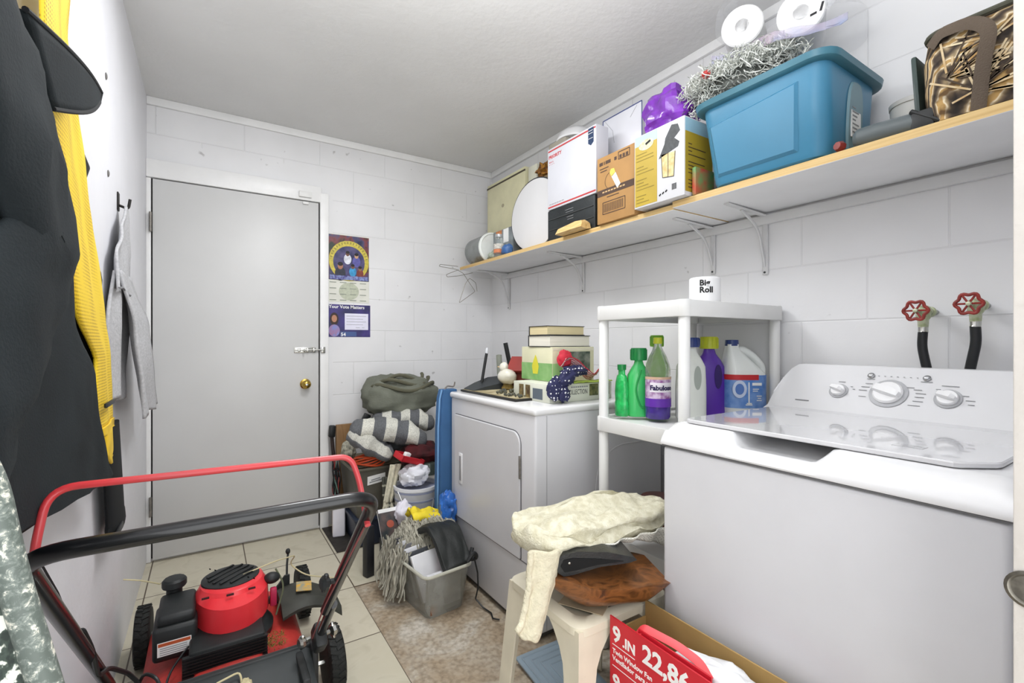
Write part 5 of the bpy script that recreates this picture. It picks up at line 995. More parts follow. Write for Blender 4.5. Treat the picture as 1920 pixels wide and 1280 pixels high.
bm = bmesh.new(); grid(bm, 30, 16, lambda u, v: V((.820 + .215*u, 2.235 - .11*v + .02*noise.noise(V((u*4, v*3, 1))), .295 + .035*math.sin(v*PI)*(1-.5*u) - .035*u + .028*noise.noise(V((u*6, v*5, 9))))))
obj('yellow_cloth', bm, mat('bright yellow cloth', '#e6cf2e', .7, var=.08, vs=20), None, 'bright yellow cloth bunched on top of the grey yarn heap', 'cloth', solid=.012, ang=60)
yr = mat('grey cream yarn', '#b5b1a2', .9, col2='#8b887b', vs=30, bump=.5, bs=200); rnd_ = random.Random(2); its = []
def ysurf(u, v):  # heap: u across (left to right), v from ridge to front
    x = .70 + .31*u; y = 2.19 - .20*v; z = .285 + .015*math.sin(u*PI) - (.10 + .03*math.cos(u*3))*v*v - .09*max(0, .35 - u)/.35; return V((x, y, z))
for k in range(230):
    u, v = rnd_.random(), rnd_.random()*.7; a = rnd_.uniform(.3, 1.9); pts = []
    for j in range(7):
        uu, vv = u - .012*j*math.cos(a) + .012*math.sin(j*1.3 + k), v + .075*j*math.sin(a)*.9; p = ysurf(max(-.05, min(1.0, uu)), min(1.15, vv)) + V((0, 0, rnd_.uniform(-.006, .012))); pts.append(p)
    its.append(rounded(pts, .02, 2))
for k in range(90):   # strands pouring over the left side of the bin
    x = .70 + rnd_.uniform(-.012, .05); y = 2.03 + rnd_.uniform(-.06, .16); z = .22 + rnd_.uniform(-.02, .03); pts = []
    for j in range(7): pts.append(V((x - .006*j*1.2 + rnd_.uniform(-.01, .01), y - .004*j + rnd_.uniform(-.012, .012), max(.008, z - .030*j + rnd_.uniform(-.01, .01)))))
    its.append(rounded(pts, .02, 2))
yh = thing('mop_yarn', 'heap of loose grey mop yarn spilling over the clear bin', 'yarn', (.85, 2.1, .1))
strands('yarn_strands', yr, its, .0036, yh)['kind'] = 'stuff'
bm = bmesh.new(); grid(bm, 16, 12, lambda u, v: ysurf(u, v) + V((0, 0, -.014))); obj('yarn_core', bm, mat('yarn shade grey', '#8a8779', .95, bump=1, bs=90), yh, solid=.02)
# clear bin with contents
t = thing('clear_bin', 'grimy clear plastic bin full of papers and discs on the bare floor', 'bin', (.84, 1.97, 0))
clb = mat('grimy clear plastic', '#b0b1aa', .2, alpha=.52, col2='#8d8c80', vs=8, coat=.2); z_ = .183
M7 = RT((.76, 1.82, 0), rz=.12)
def br_(g, z, ins=0, r=.03): return [M7 @ p for p in rrect(.762 - g + ins, .940 + g - ins, 1.815 - g + ins, 2.19 + g - ins, z, r)]
bm = bmesh.new(); loft(bm, [br_(0, -.0035), br_(.002, .004), br_(.022, z_ - .01), br_(.022, z_ - .01, .004), br_(.002, .010, .004), br_(0, .008, .02)]); obj('bin_body', bm, clb, t, ang=30)
bm = bmesh.new(); tube(bm, br_(.026, z_ - .003), .007, 8, closed=True); obj('bin_rim', bm, mat('cloudy rim', '#bdbcae', .3, alpha=.9), t)
obj('rust_stain', box((.772, 1.8135, .01), (.80, 1.8145, .05), M=M7), mat('orange stain', '#a06b46', .8, alpha=.6), t)
def inb(nm, lab, cat, p, q, m_, rx=0, rz=0, ry=0, grp='papers and cases in the clear bin'):
    obj(nm, box(p, q, .002, 1, M7 @ RT(((p[0]+q[0])/2, (p[1]+q[1])/2, p[2]), rx=rx, rz=rz, ry=ry)), m_, None, lab, cat, grp)
for k, (cc_, lab) in enumerate((('#e6e6e8', 'bright white disc sleeve, frontmost in the bin'), ('#4a4c50', 'charcoal folder standing just behind the front sleeve'), ('#dcdce0', 'pale sleeve second from the front in the bin'), ('#6c6c70', 'mid grey folder in the middle of the bin'), ('#c9c9cd', 'light grey sleeve toward the back of the bin'), ('#3c3d42', 'dark folder farthest back in the clear bin'))):
    inb('paper_sleeve', lab, 'sleeve', (.765, 1.868 + .028*k, .04), (.92, 1.882 + .028*k, .232 + .006*k), mat('sleeve %d' % k, cc_, .35, coat=.3), rx=-.50, rz=.10)
inb('crumpled_papers', 'loose white papers in the front of the clear bin', 'papers', (.77, 1.83, .02), (.93, 1.855, .165), mat('rumpled white', '#dadade', .5, var=.15, vs=40, bump=1, bs=30), rx=.05)
inb('pink_folder', 'pink edged paper at the right front of the bin', 'paper', (.885, 1.862, .03), (.935, 1.870, .188), mat('pink paper', '#d98fa0', .5), rx=-.15)
t = thing('black_laptop_bag', 'soft black zip bag draped over the right side of the clear bin', 'bag', (.90, 1.95, .2))
bm = bmesh.new(); grid(bm, 26, 22, lambda u, v: V((.815 + .155*u + .02*v*(1-u), 2.075 - .27*v + .02*u, .262 + .055*math.sin(PI*min(1, v*1.1)) - .060*(v**2.5) - .035*(1-u)*v - .02*u*u + .010*noise.noise(V((u*5, v*4, 2))))))
obj('bag_cloth', bm, mat('black nylon', '#202322', .6, var=.25, vs=12, bump=.3, bs=150), t, solid=.028, sub=1, ang=80)
obj('bag_strap', tb(rounded([(.935, 1.80, .20), (.968, 1.80, .235), (.99, 1.81, .20), (.96, 1.83, .19), (.985, 1.85, .23)], .02, 4), .009, 8), BLACKP, t)
obj('bag_cord', tb([(.975, 1.81, .20), (.985, 1.80, .14), (.985, 1.795, .08), (.975, 1.80, .03), (.99, 1.76, .006), (1.0, 1.71, .004), (.985, 1.67, .005), (1.005, 1.65, .004)], .0035, 6), BLACKP, t)

# ------------------------------------------------------------------ plastic stool with wood slab, case and knitted blanket
ivory = mat('aged ivory plastic', '#dcd5c0', .4, var=.06, vs=9, bump=.1, bs=60)
st_ = thing('plastic_stool', 'aged ivory plastic stool standing in front of the shelf unit', 'stool', (.95, 1.07, 0))
sx0, sx1, sy0, sy1, sz = .782, 1.120, .902, 1.225, .421
bm = bmesh.new(); loft(bm, [rrect(sx0 + g, sx1 - g, sy0 + g, sy1 - g, z, .035, 4) for g, z in ((.010, sz - .03), (-.004, sz - .026), (-.004, sz - .006), (.004, sz), (.03, sz + .0), (.034, sz - .006))]); obj('seat_top', bm, ivory, st_, ang=50)
for ix, (x, dx) in enumerate(((sx0, -1), (sx1, 1))):
    for iy, (y, dy) in enumerate(((sy0, -1), (sy1, 1))):
        o = []
        for f in [k/12 for k in range(13)]:
            z = (sz - .012) * (1 - f); wd = .050 + .080 * max(0, (1 - f*3.2))**2.0 + .012*(1-f); sp_ = .030 * f
            px_, py_ = x + dx*sp_, y + dy*sp_; a = -dx; b_ = -dy; th = .005
            o.append([V(p) for p in ((px_, py_, z), (px_ + a*wd, py_, z), (px_ + a*wd, py_ + b_*th, z), (px_ + a*th*1.4, py_ + b_*th*1.4, z), (px_ + a*th, py_ + b_*wd, z), (px_, py_ + b_*wd, z))])
        bm = bmesh.new(); loft(bm, o); obj('leg', bm, ivory, st_, ang=30)
obj('flat_paper', box((.83, .935, sz + .001), (.99, 1.06, sz + .003), M=RT((.9, 1.0, sz), rz=.5)), mat('dusty brown sheet', '#a99a80', .9, var=.2), None, 'dusty brown sheet of paper on the stool under the wood slab', 'paper')
# wood slab
t = thing('wood_slab', 'thick varnished slab of brown tree wood resting on the stool', 'wood slab', (.9, 1.0, sz + .004))
A0, A1 = V((.742, 1.055, 0)), V((1.075, .905, 0)); ax_ = (A1 - A0); n_ = V((ax_.y, -ax_.x, 0)).normalized(); bm = bmesh.new(); rg = []
for k in range(25):
    f = k/24; top = .522 - .028*f + .006*math.sin(f*9); bot = sz + .0045 + .105*max(0, 1 - f/.42)**1.6 + .06*max(0, (f-.78)/.22)**2; wd = .020 + .085*min(1, f/.35)**.7 - .02*max(0, (f-.8)/.2)
    c_ = A0 + ax_*f; o = []
    for a in [PI*i/10 for i in range(11)]:
        o.append(c_ + n_*(math.cos(a)*wd + .006*noise.noise(V((f*8, a*2, 0)))) + V((0, 0, bot + (top - bot)*(1 - math.sin(a)**.8))))
    rg.append(o)
loft(bm, rg); wm_ = wood_mat('varnished brown wood', '#3f2615', '#85532c', (14, 14, 26), .28); 
obj('slab', bm, [wm_], t, ang=50)
# black folded case
t = thing('black_pouch', 'folded shiny black case wedged between wood slab and knitted blanket', 'case', (.90, 1.0, .535))
ol = [(0, .012), (.004, .028), (.020, .040), (.06, .046), (.14, .040), (.215, .022), (.222, .014), (.20, .008), (.12, .002), (.05, -.014), (.022, -.018), (.006, -.008)]
inn = [(.012, .010), (.020, .026), (.045, .030), (.12, .024), (.185, .014), (.11, .008), (.05, -.003), (.022, -.006)]
D_ = V((.90, -.43, 0)).normalized(); P0 = V((.770, .978, .540)); bk = V((.43, .90, 0)).normalized()
Q = lambda a, b_: P0 + D_*a + V((0, 0, b_))
bm = bmesh.new(); prism(bm, [Q(a, b_) for a, b_ in ol], bk*.10); obj('case_shell', bm, mat('black leatherette', '#15181a', .35, coat=.2, var=.2, bump=.2, bs=200), t, ang=50)
bm = bmesh.new(); prism(bm, [Q(a, b_) - bk*.0015 for a, b_ in inn], bk*.001); obj('case_mouth', bm, mat('black hollow', '#060708', .8), t)
obj('snap', la([(0, .0), (.003, .0), (.003, .001), (0, .0015)], Q(.035, .018) - bk*.002, ax=-bk, n=10), CHROME, t)
# knitted blanket
knit = mat('cream open knit', '#e6e2cc', .95, col2='#cfc9ae', vs=45, bump=1, bs=190)
t = thing('knitted_blanket', 'cream open-knit blanket folded on the stool with one end hanging down', 'blanket', (.96, 1.09, .56))
bm = bmesh.new(); r = bmesh.ops.create_uvsphere(bm, u_segments=80, v_segments=40, radius=1)
for v in bm.verts:
    p = v.co.copy(); q = V((math.copysign(abs(p.x)**.62, p.x), math.copysign(abs(p.y)**.62, p.y), math.copysign(abs(p.z)**.7, p.z)))
    w_ = .022*noise.noise(V((q.x*2.2 + 1, q.y*1.5, p.z*2))) + .012*noise.noise(V((q.x*6, q.y*4, p.z*5))) + .004*noise.noise(V((q.x*20, q.y*14, p.z*14)))
    v.co = V((1.015 + .288*q.x, 1.090 + .118*q.y, .592 + .042*q.z + w_ + .005*math.sin(q.y*7 + q.x*3) + .0 - .010*(q.x > 0)*q.x + (.018*math.sin(q.x*7)*.5 if p.z < 0 else 0)))
    if p.z > -.2: v.co.y += .010*math.sin(p.z*9 + q.x*2)
obj('folded_blanket', bm, knit, t, ang=80)
bm = bmesh.new(); grid(bm, 14, 30, lambda u, v: V((.690 + .115*u*(1 - .35*v) - .055*v + .012*math.sin(v*PI)*(1-u) , .985 + .03*math.sin(u*PI*2.5)*.3 - .02*v + .008*noise.noise(V((u*4, v*5, 0))), .606 - .200*v - .02*u + .008*noise.noise(V((u*5, v*7, 2))) + .028*max(0, v-.8)*(abs(u-.5)*2)**2*4)))
obj('hanging_end', bm, mat('cream knit end', '#d9d2b8', .95, bump=1, bs=160, var=.06, vs=60), t, solid=.016, sub=1, ang=80)
bm = bmesh.new(); grid(bm, 30, 4, lambda u, v: V((.90 + .33*u, .958 + .008*math.sin(u*26) + .02*v, .578 - .008*u - (.014 + .07*u*u*u)*v))); obj('lace_edge', bm, cells('white lace', '#ebe9dd', '#8f8d80', 220, .3, .9, rnd=.3), t, solid=.004, ang=80)

# ------------------------------------------------------------------ grey ribbed lid on the floor
t = thing('grey_ribbed_lid', 'blue-grey ribbed plastic lid on the floor leaning at the dryer corner', 'lid', (1.0, 1.33, 0))
M8 = RT((1.0, 1.30, .0), rz=-.02, rx=.10)
bm = bmesh.new(); bx(bm, (.915, 1.13, .004), (1.13, 1.40, .014), .004, 2, M8); obj('lid_plate', bm, mat('blue grey plastic', '#8898a4', .4, var=.04), t)
for k in range(4):
    g = .018 + .024*k; bm = bmesh.new(); tube(bm, [M8 @ V(p) for p in ((.915 + g, 1.13 + g*.5, .0145), (.915 + g, 1.40 - g, .0145), (1.13 - g*.6, 1.40 - g, .0145))], .004, 6, flat=.6); obj('rib', bm, mat('blue grey rib', '#93a2ad', .35), t)
obj('green_scrap', fold((1.19, 1.375, .013), (.04, .03, .012), 3), mat('green film', '#3c9a4a', .5), None, 'bright green scrap on the floor behind the stool', 'scrap')

# ------------------------------------------------------------------ red fan carton
t = thing('window_fan_carton', 'open red window fan carton with big white size figures, in front of the washer', 'carton', (.94, .69, 0))
cred = mat('carton red print', '#c9202f', .4, var=.04, vs=6); krf = mat('kraft cardboard inside', '#a98a55', .75, var=.06, vs=10)
X0, X1, YA, YB, ZH = .872, 1.008, .40, .885, .437
def slab2(nm, a, c, m1, M=None): return obj(nm, box(a, c, .0008, 1, M), m1, t)
slab2('front_panel', (X0, YA, .0), (X0 + .004, YB, ZH), cred); slab2('back_panel', (X1 - .004, YA, .0), (X1, YB, ZH), krf); slab2('end_panel', (X0 + .004, YB - .004, 0), (X1 - .004, YB, .395), krf); slab2('end_panel', (X0 + .004, YA, 0), (X1 - .004, YA + .004, .42), krf); slab2('bottom_panel', (X0 + .004, YA + .004, 0), (X1 - .004, YB - .004, .004), krf)
slab2('inner_flap', (X0 + .006, .60, ZH - .05), (X0 + .010, .80, ZH + .004), cred, RT((X0 + .008, .7, ZH - .05), ry=.10))
bm = bmesh.new(); tube(bm, rounded([(X0 + .010, .80, ZH - .010), (X0 + .022, .795, ZH + .006), (X0 + .030, .70, ZH + .010), (X0 + .030, .64, ZH + .004), (X0 + .018, .61, ZH - .010)], .02, 4), .011, 6, flat=.15, up=(0, 0, 1)); obj('carry_strap', bm, mat('strap red', '#d8434a', .4), t, label='bright red carry strap')
xl = X0 - .0003; pw = PAPER
text('size_figures', '9', (xl, YB - .010, ZH - .058), *XF, .056, pw, t, bold=.0014); text('size_figures', '.IN', (xl, YB - .044, ZH - .058), *XF, .034, pw, t, bold=.001)
text('size_figures', '22,86', (xl, YB - .108, ZH - .058), *XF, .060, pw, t, bold=.0018); text('size_figures', 'CM', (xl, YB - .258, ZH - .058), *XF, .038, pw, t, bold=.001)
strokes('white_rules', [(-YB + .010, ZH - .068, -YB + .085, ZH - .068), (-YB + .010, ZH - .122, -YB + .30, ZH - .122)], (xl, 0, 0), *XF, .0018, pw, t)
text('carton_lettering', 'Twin Window Fan', (xl, YB - .010, ZH - .090), *XF, .017, pw, t, bold=.0003); text('carton_lettering', 'Ventilador para ventana', (xl, YB - .010, ZH - .108), *XF, .017, pw, t, bold=.0003)
text('size_figures', '9', (xl, YB - .010, ZH - .178), *XF, .052, pw, t, bold=.0014); text('size_figures', '.IN', (xl, YB - .044, ZH - .178), *XF, .032, pw, t, bold=.001)
obj('packing_paper', fold((.94, .60, .385), (.052, .13, .05), 23, a=.3, f=2.5), mat('white packing film', '#e9eaec', .4, var=.05, bump=.8, bs=25), None, 'crumpled white packing paper stuffed in the open red carton', 'packing paper', ang=40)

# ------------------------------------------------------------------ lawn mower
mw = thing('lawn_mower', 'red and black push lawn mower with folding handle beside the left wall', 'lawn mower', (.06, 1.85, 0))
mred = mat('mower red plastic', '#e0323a', .35, coat=.2, var=.05, vs=9); dred = mat('dusty red deck steel', '#b5352f', .5, var=.18, vs=12, bump=.2, bs=60); mblk = mat('mower black plastic', '#1d2021', .5, var=.2, vs=20); tyre = mat('tyre rubber', '#191b19', .75, var=.2, vs=40, bump=.6, bs=120)
bm = bmesh.new(); DK = [rrect(-.165 + g, .275 - g, 1.46 + g, 2.13 - g*.8, z, r) for g, z, r in ((0, .075, .09), (-.004, .085, .09), (.0, .125, .09), (.020, .150, .10), (.060, .168, .11), (.10, .176, .10), (.125, .196, .08), (.16, .200, .06))]
loft(bm, DK); obj('deck', bm, dred, mw, ang=55)
def wheel(x, y, r, wd):
    bm = bmesh.new(); s = 1 if x > .05 else -1
    lathe(bm, [(r*.55, -wd/2), (r*.9, -wd/2), (r*.98, -wd*.38), (r, -wd*.2), (r, wd*.2), (r*.98, wd*.38), (r*.9, wd/2), (r*.55, wd/2)], (x, y, r), (1, 0, 0), 36)
    for k in range(26):
        a = 2*PI*k/26
        for q in (-1, 1): bx(bm, (-wd*.02, -r*.045, r*.985), (wd*.44, r*.045, r*1.03), M=Matrix.Translation((x, y, r)) @ Matrix.Rotation(a + q*.06, 4, 'X') @ Matrix.Scale(q, 4, (1, 0, 0)) @ Matrix.Rotation(.4, 4, 'Z'))
    o = obj('wheel', bm, tyre, mw)
    bm = bmesh.new(); lathe(bm, [(r*.56, -wd*.42), (r*.5, -wd*.2), (r*.2, -wd*.2), (r*.18, -wd*.5), (0, -wd*.5)], (x, y, r), (s*-1, 0, 0), 24); lathe(bm, [(r*.56, wd*.42), (r*.45, wd*.25), (0, wd*.25)], (x, y, r), (s*-1, 0, 0), 24)
    obj('hub', bm, mat('hub grey', '#5d5b55', .5), o)
wheel(-.190, 2.115, .098, .045); wheel(.335, 2.135, .098, .045); wheel(.345, 1.62, .100, .050); wheel(-.205, 1.62, .100, .045)
bm = bmesh.new(); tube(bm, [(-.19, 2.115, .098), (.335, 2.135, .098)], .007, 8); obj('axle', bm, CHROME, mw); obj('axle', tb([(-.205, 1.62, .10), (.345, 1.62, .10)], .007, 8), CHROME, mw)
# engine
bm = bmesh.new(); lathe(bm, [(.13, .17), (.135, .20), (.11, .235), (.095, .25), (0, .25)], (.055, 1.80, 0), n=28); bx(bm, (-.045, 1.62, .19), (.15, 1.80, .255), .01); 
for k in range(7): bx(bm, (-.06, 1.615 + .0*k, .188 + .009*k), (.155, 1.63, .192 + .009*k))
obj('engine_block', bm, mblk, mw)
def shr(z, g, n=36):
    o = []
    for k in range(n):
        a = 2*PI*k/n; x = .070 + (.108 - g)*math.cos(a); y = 1.825 + (.115 - g)*math.sin(a)
        if y < 1.80: y = 1.80 - (1.80 - y)*(1.12 if z < .335 else 1.0) - (.028 if z < .335 else 0)*min(1, (1.80 - y)*12)
        o.append(V((x, y, z)))
    return o
bm = bmesh.new(); loft(bm, [shr(.245, .004), shr(.250, 0), shr(.325, .003), shr(.340, .012), shr(.352, .018), shr(.358, .028)]); sh_ = obj('engine_shroud', bm, mred, mw, ang=32)
bm = bmesh.new()
for k, (a, b_) in enumerate(((-.04, 1.752), (-.01, 1.733), (.035, 1.720))): pass
bm = bmesh.new(); ge = [[V((.066 + (rr_)*math.cos(2*PI*k/32), 1.830 + rr_*.98*math.sin(2*PI*k/32), z)) for k in range(32)] for rr_, z in ((.084, .354), (.084, .361), (.076, .364), (.03, .368))]
loft(bm, ge); gr = obj('starter_grille', bm, mblk, mw, ang=40)
bm = bmesh.new()
for k in range(9):
    x = -.05 + .0255*k*.95; hh = math.sqrt(max(0, .068**2 - (x - .045)**2)); bx(bm, (x + .018, 1.83 - hh, .366), (x + .026, 1.83 + hh, .3705), .001, 1, RT((.066, 1.83, .36), rz=-.9))
gs = obj('grille_slats', bm, mat('slat black', '#0e1011', .5), gr)
bm = bmesh.new(); 
for (x, y) in ((-.015, 1.738), (.05, 1.722), (.11, 1.730)): bx(bm, (x, y - .010, .349), (x + .02, y - .004, .3535))
obj('shroud_slots', bm, mat('slot dark', '#3b1215', .8), sh_)
bm = bmesh.new(); bx(bm, (-.135, 1.705, .205), (-.025, 1.86, .305), .012, 3); bx(bm, (-.125, 1.715, .300), (-.030, 1.87, .335), .012, 3); ac = obj('air_filter_box', bm, mblk, mw)
bm = bmesh.new(); lathe(bm, [(.030, 0), (.034, .004), (.034, .022), (.028, .028), (0, .029)], (-.090, 1.885, .345), n=12); lathe(bm, [(.022, -.08), (.022, 0)], (-.090, 1.885, .345), n=12); obj('fuel_cap', bm, mblk, mw)
dq = decal('warning_label', (-.122, 1.7045, .225), (1, 0, 0), (0, 0, 1), .082, .040, PAPER, mw); decal('label_stripe', (-.120, 1.7035, .254), (1, 0, 0), (0, 0, 1), .078, .009, mat('label orange', '#c05a33', .5), mw); strokes('label_print', [(-.116, .230 + .006*k, -.05, .230 + .006*k) for k in range(4)], (0, 1.7036, 0), (1, 0, 0), (0, 0, 1), .002, GREYINK, mw)
bm = bmesh.new(); blob(bm, (.185, 1.80, .335), (.026, .022, .018), f=1, a=.05, n=16); obj('primer_knob', bm, mblk, mw)
bm = bmesh.new(); bx(bm, (.178, 1.77, .25), (.198, 1.79, .31), .005); obj('primer_bulb', bm, mat('magenta red', '#b02a4e', .4), mw)
# pull cord, levers, cables
cordm = mat('pale cord', '#c3b892', .8)
obj('pull_cord', tb(rounded([(.10, 1.80, .368), (.20, 1.84, .372), (.28, 1.93, .34), (.26, 1.96, .30), (.31, 1.92, .26), (.42, 1.92, .22)], .03, 4), .0024, 6), cordm, mw)
obj('pull_cord', tb(rounded([(-.13, 1.93, .345), (-.19, 2.02, .335), (-.235, 2.02, .35)], .02, 4), .0024, 6), cordm, mw)
obj('throttle_cable', tb(rounded([(.20, 1.83, .35), (.225, 1.80, .30), (.195, 1.77, .22)], .04, 5), .003, 6), mat('olive cable', '#5b6149', .5), mw)
bm = bmesh.new(); tube(bm, [(.255, 1.99, .16), (.262, 2.03, .27), (.268, 2.05, .30)], .004, 6); blob(bm, (.268, 2.05, .312), (.009, .009, .012), n=10, a=.05); loft(bm, [[V(p) for p in ((.16, 1.95, .15), (.26, 1.95, .15), (.26, 1.97, .15), (.16, 1.97, .15))], [V(p) for p in ((.245, 1.955, .26), (.262, 1.955, .26), (.262, 1.965, .26), (.245, 1.965, .26))]]); obj('height_lever', bm, mblk, mw)
# side chute flap
bm = bmesh.new(); o = []
for f in [k/8 for k in range(9)]:
    x = .215 + .20*f; z = .205 + .03*math.sin(f*PI*.8) - .075*f*f; o.append([V((x, 1.76 + .03*f, z)), V((x, 1.80, z + .022)), V((x, 1.90, z + .026)), V((x, 1.965 - .02*f, z + .006)), V((x, 1.965 - .02*f, z - .004)), V((x, 1.76 + .03*f, z - .010))])
loft(bm, o); cf = obj('chute_flap', bm, mat('dusty black plastic', '#34352f', .6, var=.2, vs=25), mw, ang=35)
bm = bmesh.new(); prism(bm, [V((.265, 1.825, .2525)), V((.315, 1.815, .248)), V((.325, 1.88, .251)), V((.275, 1.89, .2555))], (0, 0, .002)); obj('flap_sticker', bm, mat('yellow worn sticker', '#c99c3a', .6, col2='#8d8f7c', vs=60), cf)
tinsel_g = tinsel('grass_clippings', (.185, 1.66, .198), (.035, .055, .004), 140, 9, mat('grass bits', '#6f8a3f', .9, col2='#8d7b45', vs=60), None, cat=None, rad=.0008, ln=.014); tinsel_g.parent = mw; tinsel_g.location = WL[tinsel_g] - WL[mw]; tinsel_g['kind'] = 'stuff'
# rear bag / flap
bm = bmesh.new(); loft(bm, [[V(p) for p in ((-.150, y, z0), (-.150, y, z1), (-.138, y, z1 + .006), (.232, y, z1 + .006), (.244, y, z1), (.244, y, z0))] for y, z0, z1 in ((1.150, .07, .13), (1.20, .06, .20), (1.40, .07, .262), (1.445, .08, .272), (1.470, .12, .268))]); bg = obj('rear_bag', bm, mat('charcoal bag cover', '#35393a', .55, var=.15, vs=9), mw, ang=28)
bm = bmesh.new(); bx(bm, (-.155, 1.44, .262), (.25, 1.456, .282), .005); bx(bm, (.244, 1.40, .05), (.262, 1.47, .285), .006); bx(bm, (.205, 1.30, .21), (.225, 1.44, .275), .004); obj('bag_frame', bm, mblk, mw)
dN = V((0, -.062, .2)).cross(V((1, 0, 0))).normalized(); Ub = V((0, .2, .062)).normalized()
decal('bag_label', V((.000, 1.26, .227)), (1, 0, 0), Ub, .10, .075, PAPER, bg, t=.002); decal('label_stripe', V((.002, 1.325, .2478)), (1, 0, 0), Ub, .096, .008, mat('slate print', '#5b6070', .5), bg, t=.002); decal('label_yellow', V((.075, 1.265, .2292)), (1, 0, 0), Ub, .023, .05, mat('yellow green print', '#b9bd6a', .5), bg, t=.002)
strokes('label_lettering', [(.030, .280 - .262, .036, .30 - .262), (.042, .280 - .262, .048, .30 - .262), (.054, .28 - .262, .062, .30 - .262)], V((0, 1.275, .2332)), (1, 0, 0), Ub, .005, mat('brick print', '#a04538', .5), bg)
obj('twine_loop', tb(rounded([(.005, 1.26, .235), (.004, 1.33, .262), (.010, 1.395, .282), (.070, 1.412, .285), (.074, 1.385, .275), (.060, 1.30, .25), (.055, 1.25, .235)], .012, 3), .0026, 6), cordm, mw); obj('twine_knot', fold((.082, 1.365, .275), (.014, .022, .012), 5, a=.4, n=14), cordm, mw)
# handle
R2, L2 = .253, -.200
bm = bmesh.new(); tube(bm, rounded([(L2, 1.50, .30), (L2, .835, .868), (R2, .835, .868), (R2, 1.27, .455)], .055, 8), .0122, 16); hb = obj('upper_handle', bm, BLACKM, mw)
bm = bmesh.new(); tube(bm, rounded([(R2 + .012, 1.24, .482), (R2 + .012, 1.42, .30), (R2 + .018, 1.50, .235), (R2 + .020, 1.60, .12)], .03, 4), .0115, 12); obj('lower_handle', bm, BLACKM, mw); bm = bmesh.new(); tube(bm, rounded([(L2 + .0, 1.45, .34), (L2, 1.52, .235), (L2 + .0, 1.60, .12)], .03, 4), .0115, 12); obj('lower_handle', bm, BLACKM, mw)
def knobw(p, ax):
    bm = bmesh.new(); q = V((0, 0, 1)).rotation_difference(V(ax).normalized()).to_matrix().to_4x4(); lathe(bm, [(.006, 0), (.006, .012), (.010, .014), (.016, .018), (.017, .026), (.012, .032), (0, .033)], p, ax, 8); bx(bm, (-.022, -.006, .018), (.022, .006, .028), .004, 2, Matrix.Translation(p) @ q); return bm
obj('wing_knob', knobw((R2 - .010, 1.115, .600), (-1, -.2, .1)), mblk, mw); obj('hinge_bolt', knobw((R2 + .026, 1.40, .32), (1, .3, 0)), CHROME, mw); obj('hinge_bolt', knobw((R2 - .014, 1.40, .32), (-1, -.3, 0)), CHROME, mw)
obj('hinge_plate', box((R2 - .006, 1.37, .285), (R2 + .026, 1.44, .35), .008, 2, RT((R2, 1.4, .32), rx=-.75)), mblk, mw)
obj('brake_cable', tb(rounded([(R2 - .004, .90, .79), (R2 - .016, 1.0, .68), (R2 - .018, 1.20, .50), (R2 - .012, 1.38, .33)], .05, 4), .002, 6), mat('dark red cable sleeve', '#7a3a3c', .5), mw)
bm = bmesh.new(); tube(bm, rounded([(-.205, .912, .792), (-.203, .915, .85), (-.196, .950, .925), (.236, .950, .916), (.250, .940, .87), (.253, .925, .835), (.250, .880, .80)], .035, 7), .0056, 10); obj('brake_bail', bm, mat('bail red', '#d5343a', .35, coat=.2, col2='#b94a4e', vs=5), mw)
obj('brake_cable', tb([(-.198, .925, .825), (-.205, 1.05, .73), (-.21, 1.22, .565)], .0016, 6), INK, mw)
bm = bmesh.new(); tube(bm, rounded([(-.213, 1.215, .58), (-.20, 1.20, .592), (-.192, 1.24, .53), (-.19, 1.28, .45), (-.185, 1.38, .41), (-.16, 1.46, .34), (-.14, 1.47, .30)], .03, 4), .005, 7); obj('cable_bundle', bm, BLACKP, mw)
bm = bmesh.new(); tube(bm, rounded([(-.15, 1.50, .27), (-.13, 1.46, .33), (-.10, 1.42, .33), (-.085, 1.40, .26), (-.08, 1.40, .20)], .03, 4), .004, 7); tube(bm, rounded([(-.10, 1.52, .20), (-.09, 1.62, .22), (-.04, 1.72, .235), (.0, 1.76, .235)], .04, 4), .003, 6); obj('control_cable', bm, BLACKP, mw)
obj('cable_clamp', fold((-.165, 1.48, .285), (.022, .025, .015), 6, a=.4, n=14), mat('dusty clamp', '#5b564c', .7, metal=.3), mw)
decal('deck_label', (-.105, 1.55, .168), (1, 0, 0), (0, 1, 0), .02, .03, PAPER, mw, t=.012)

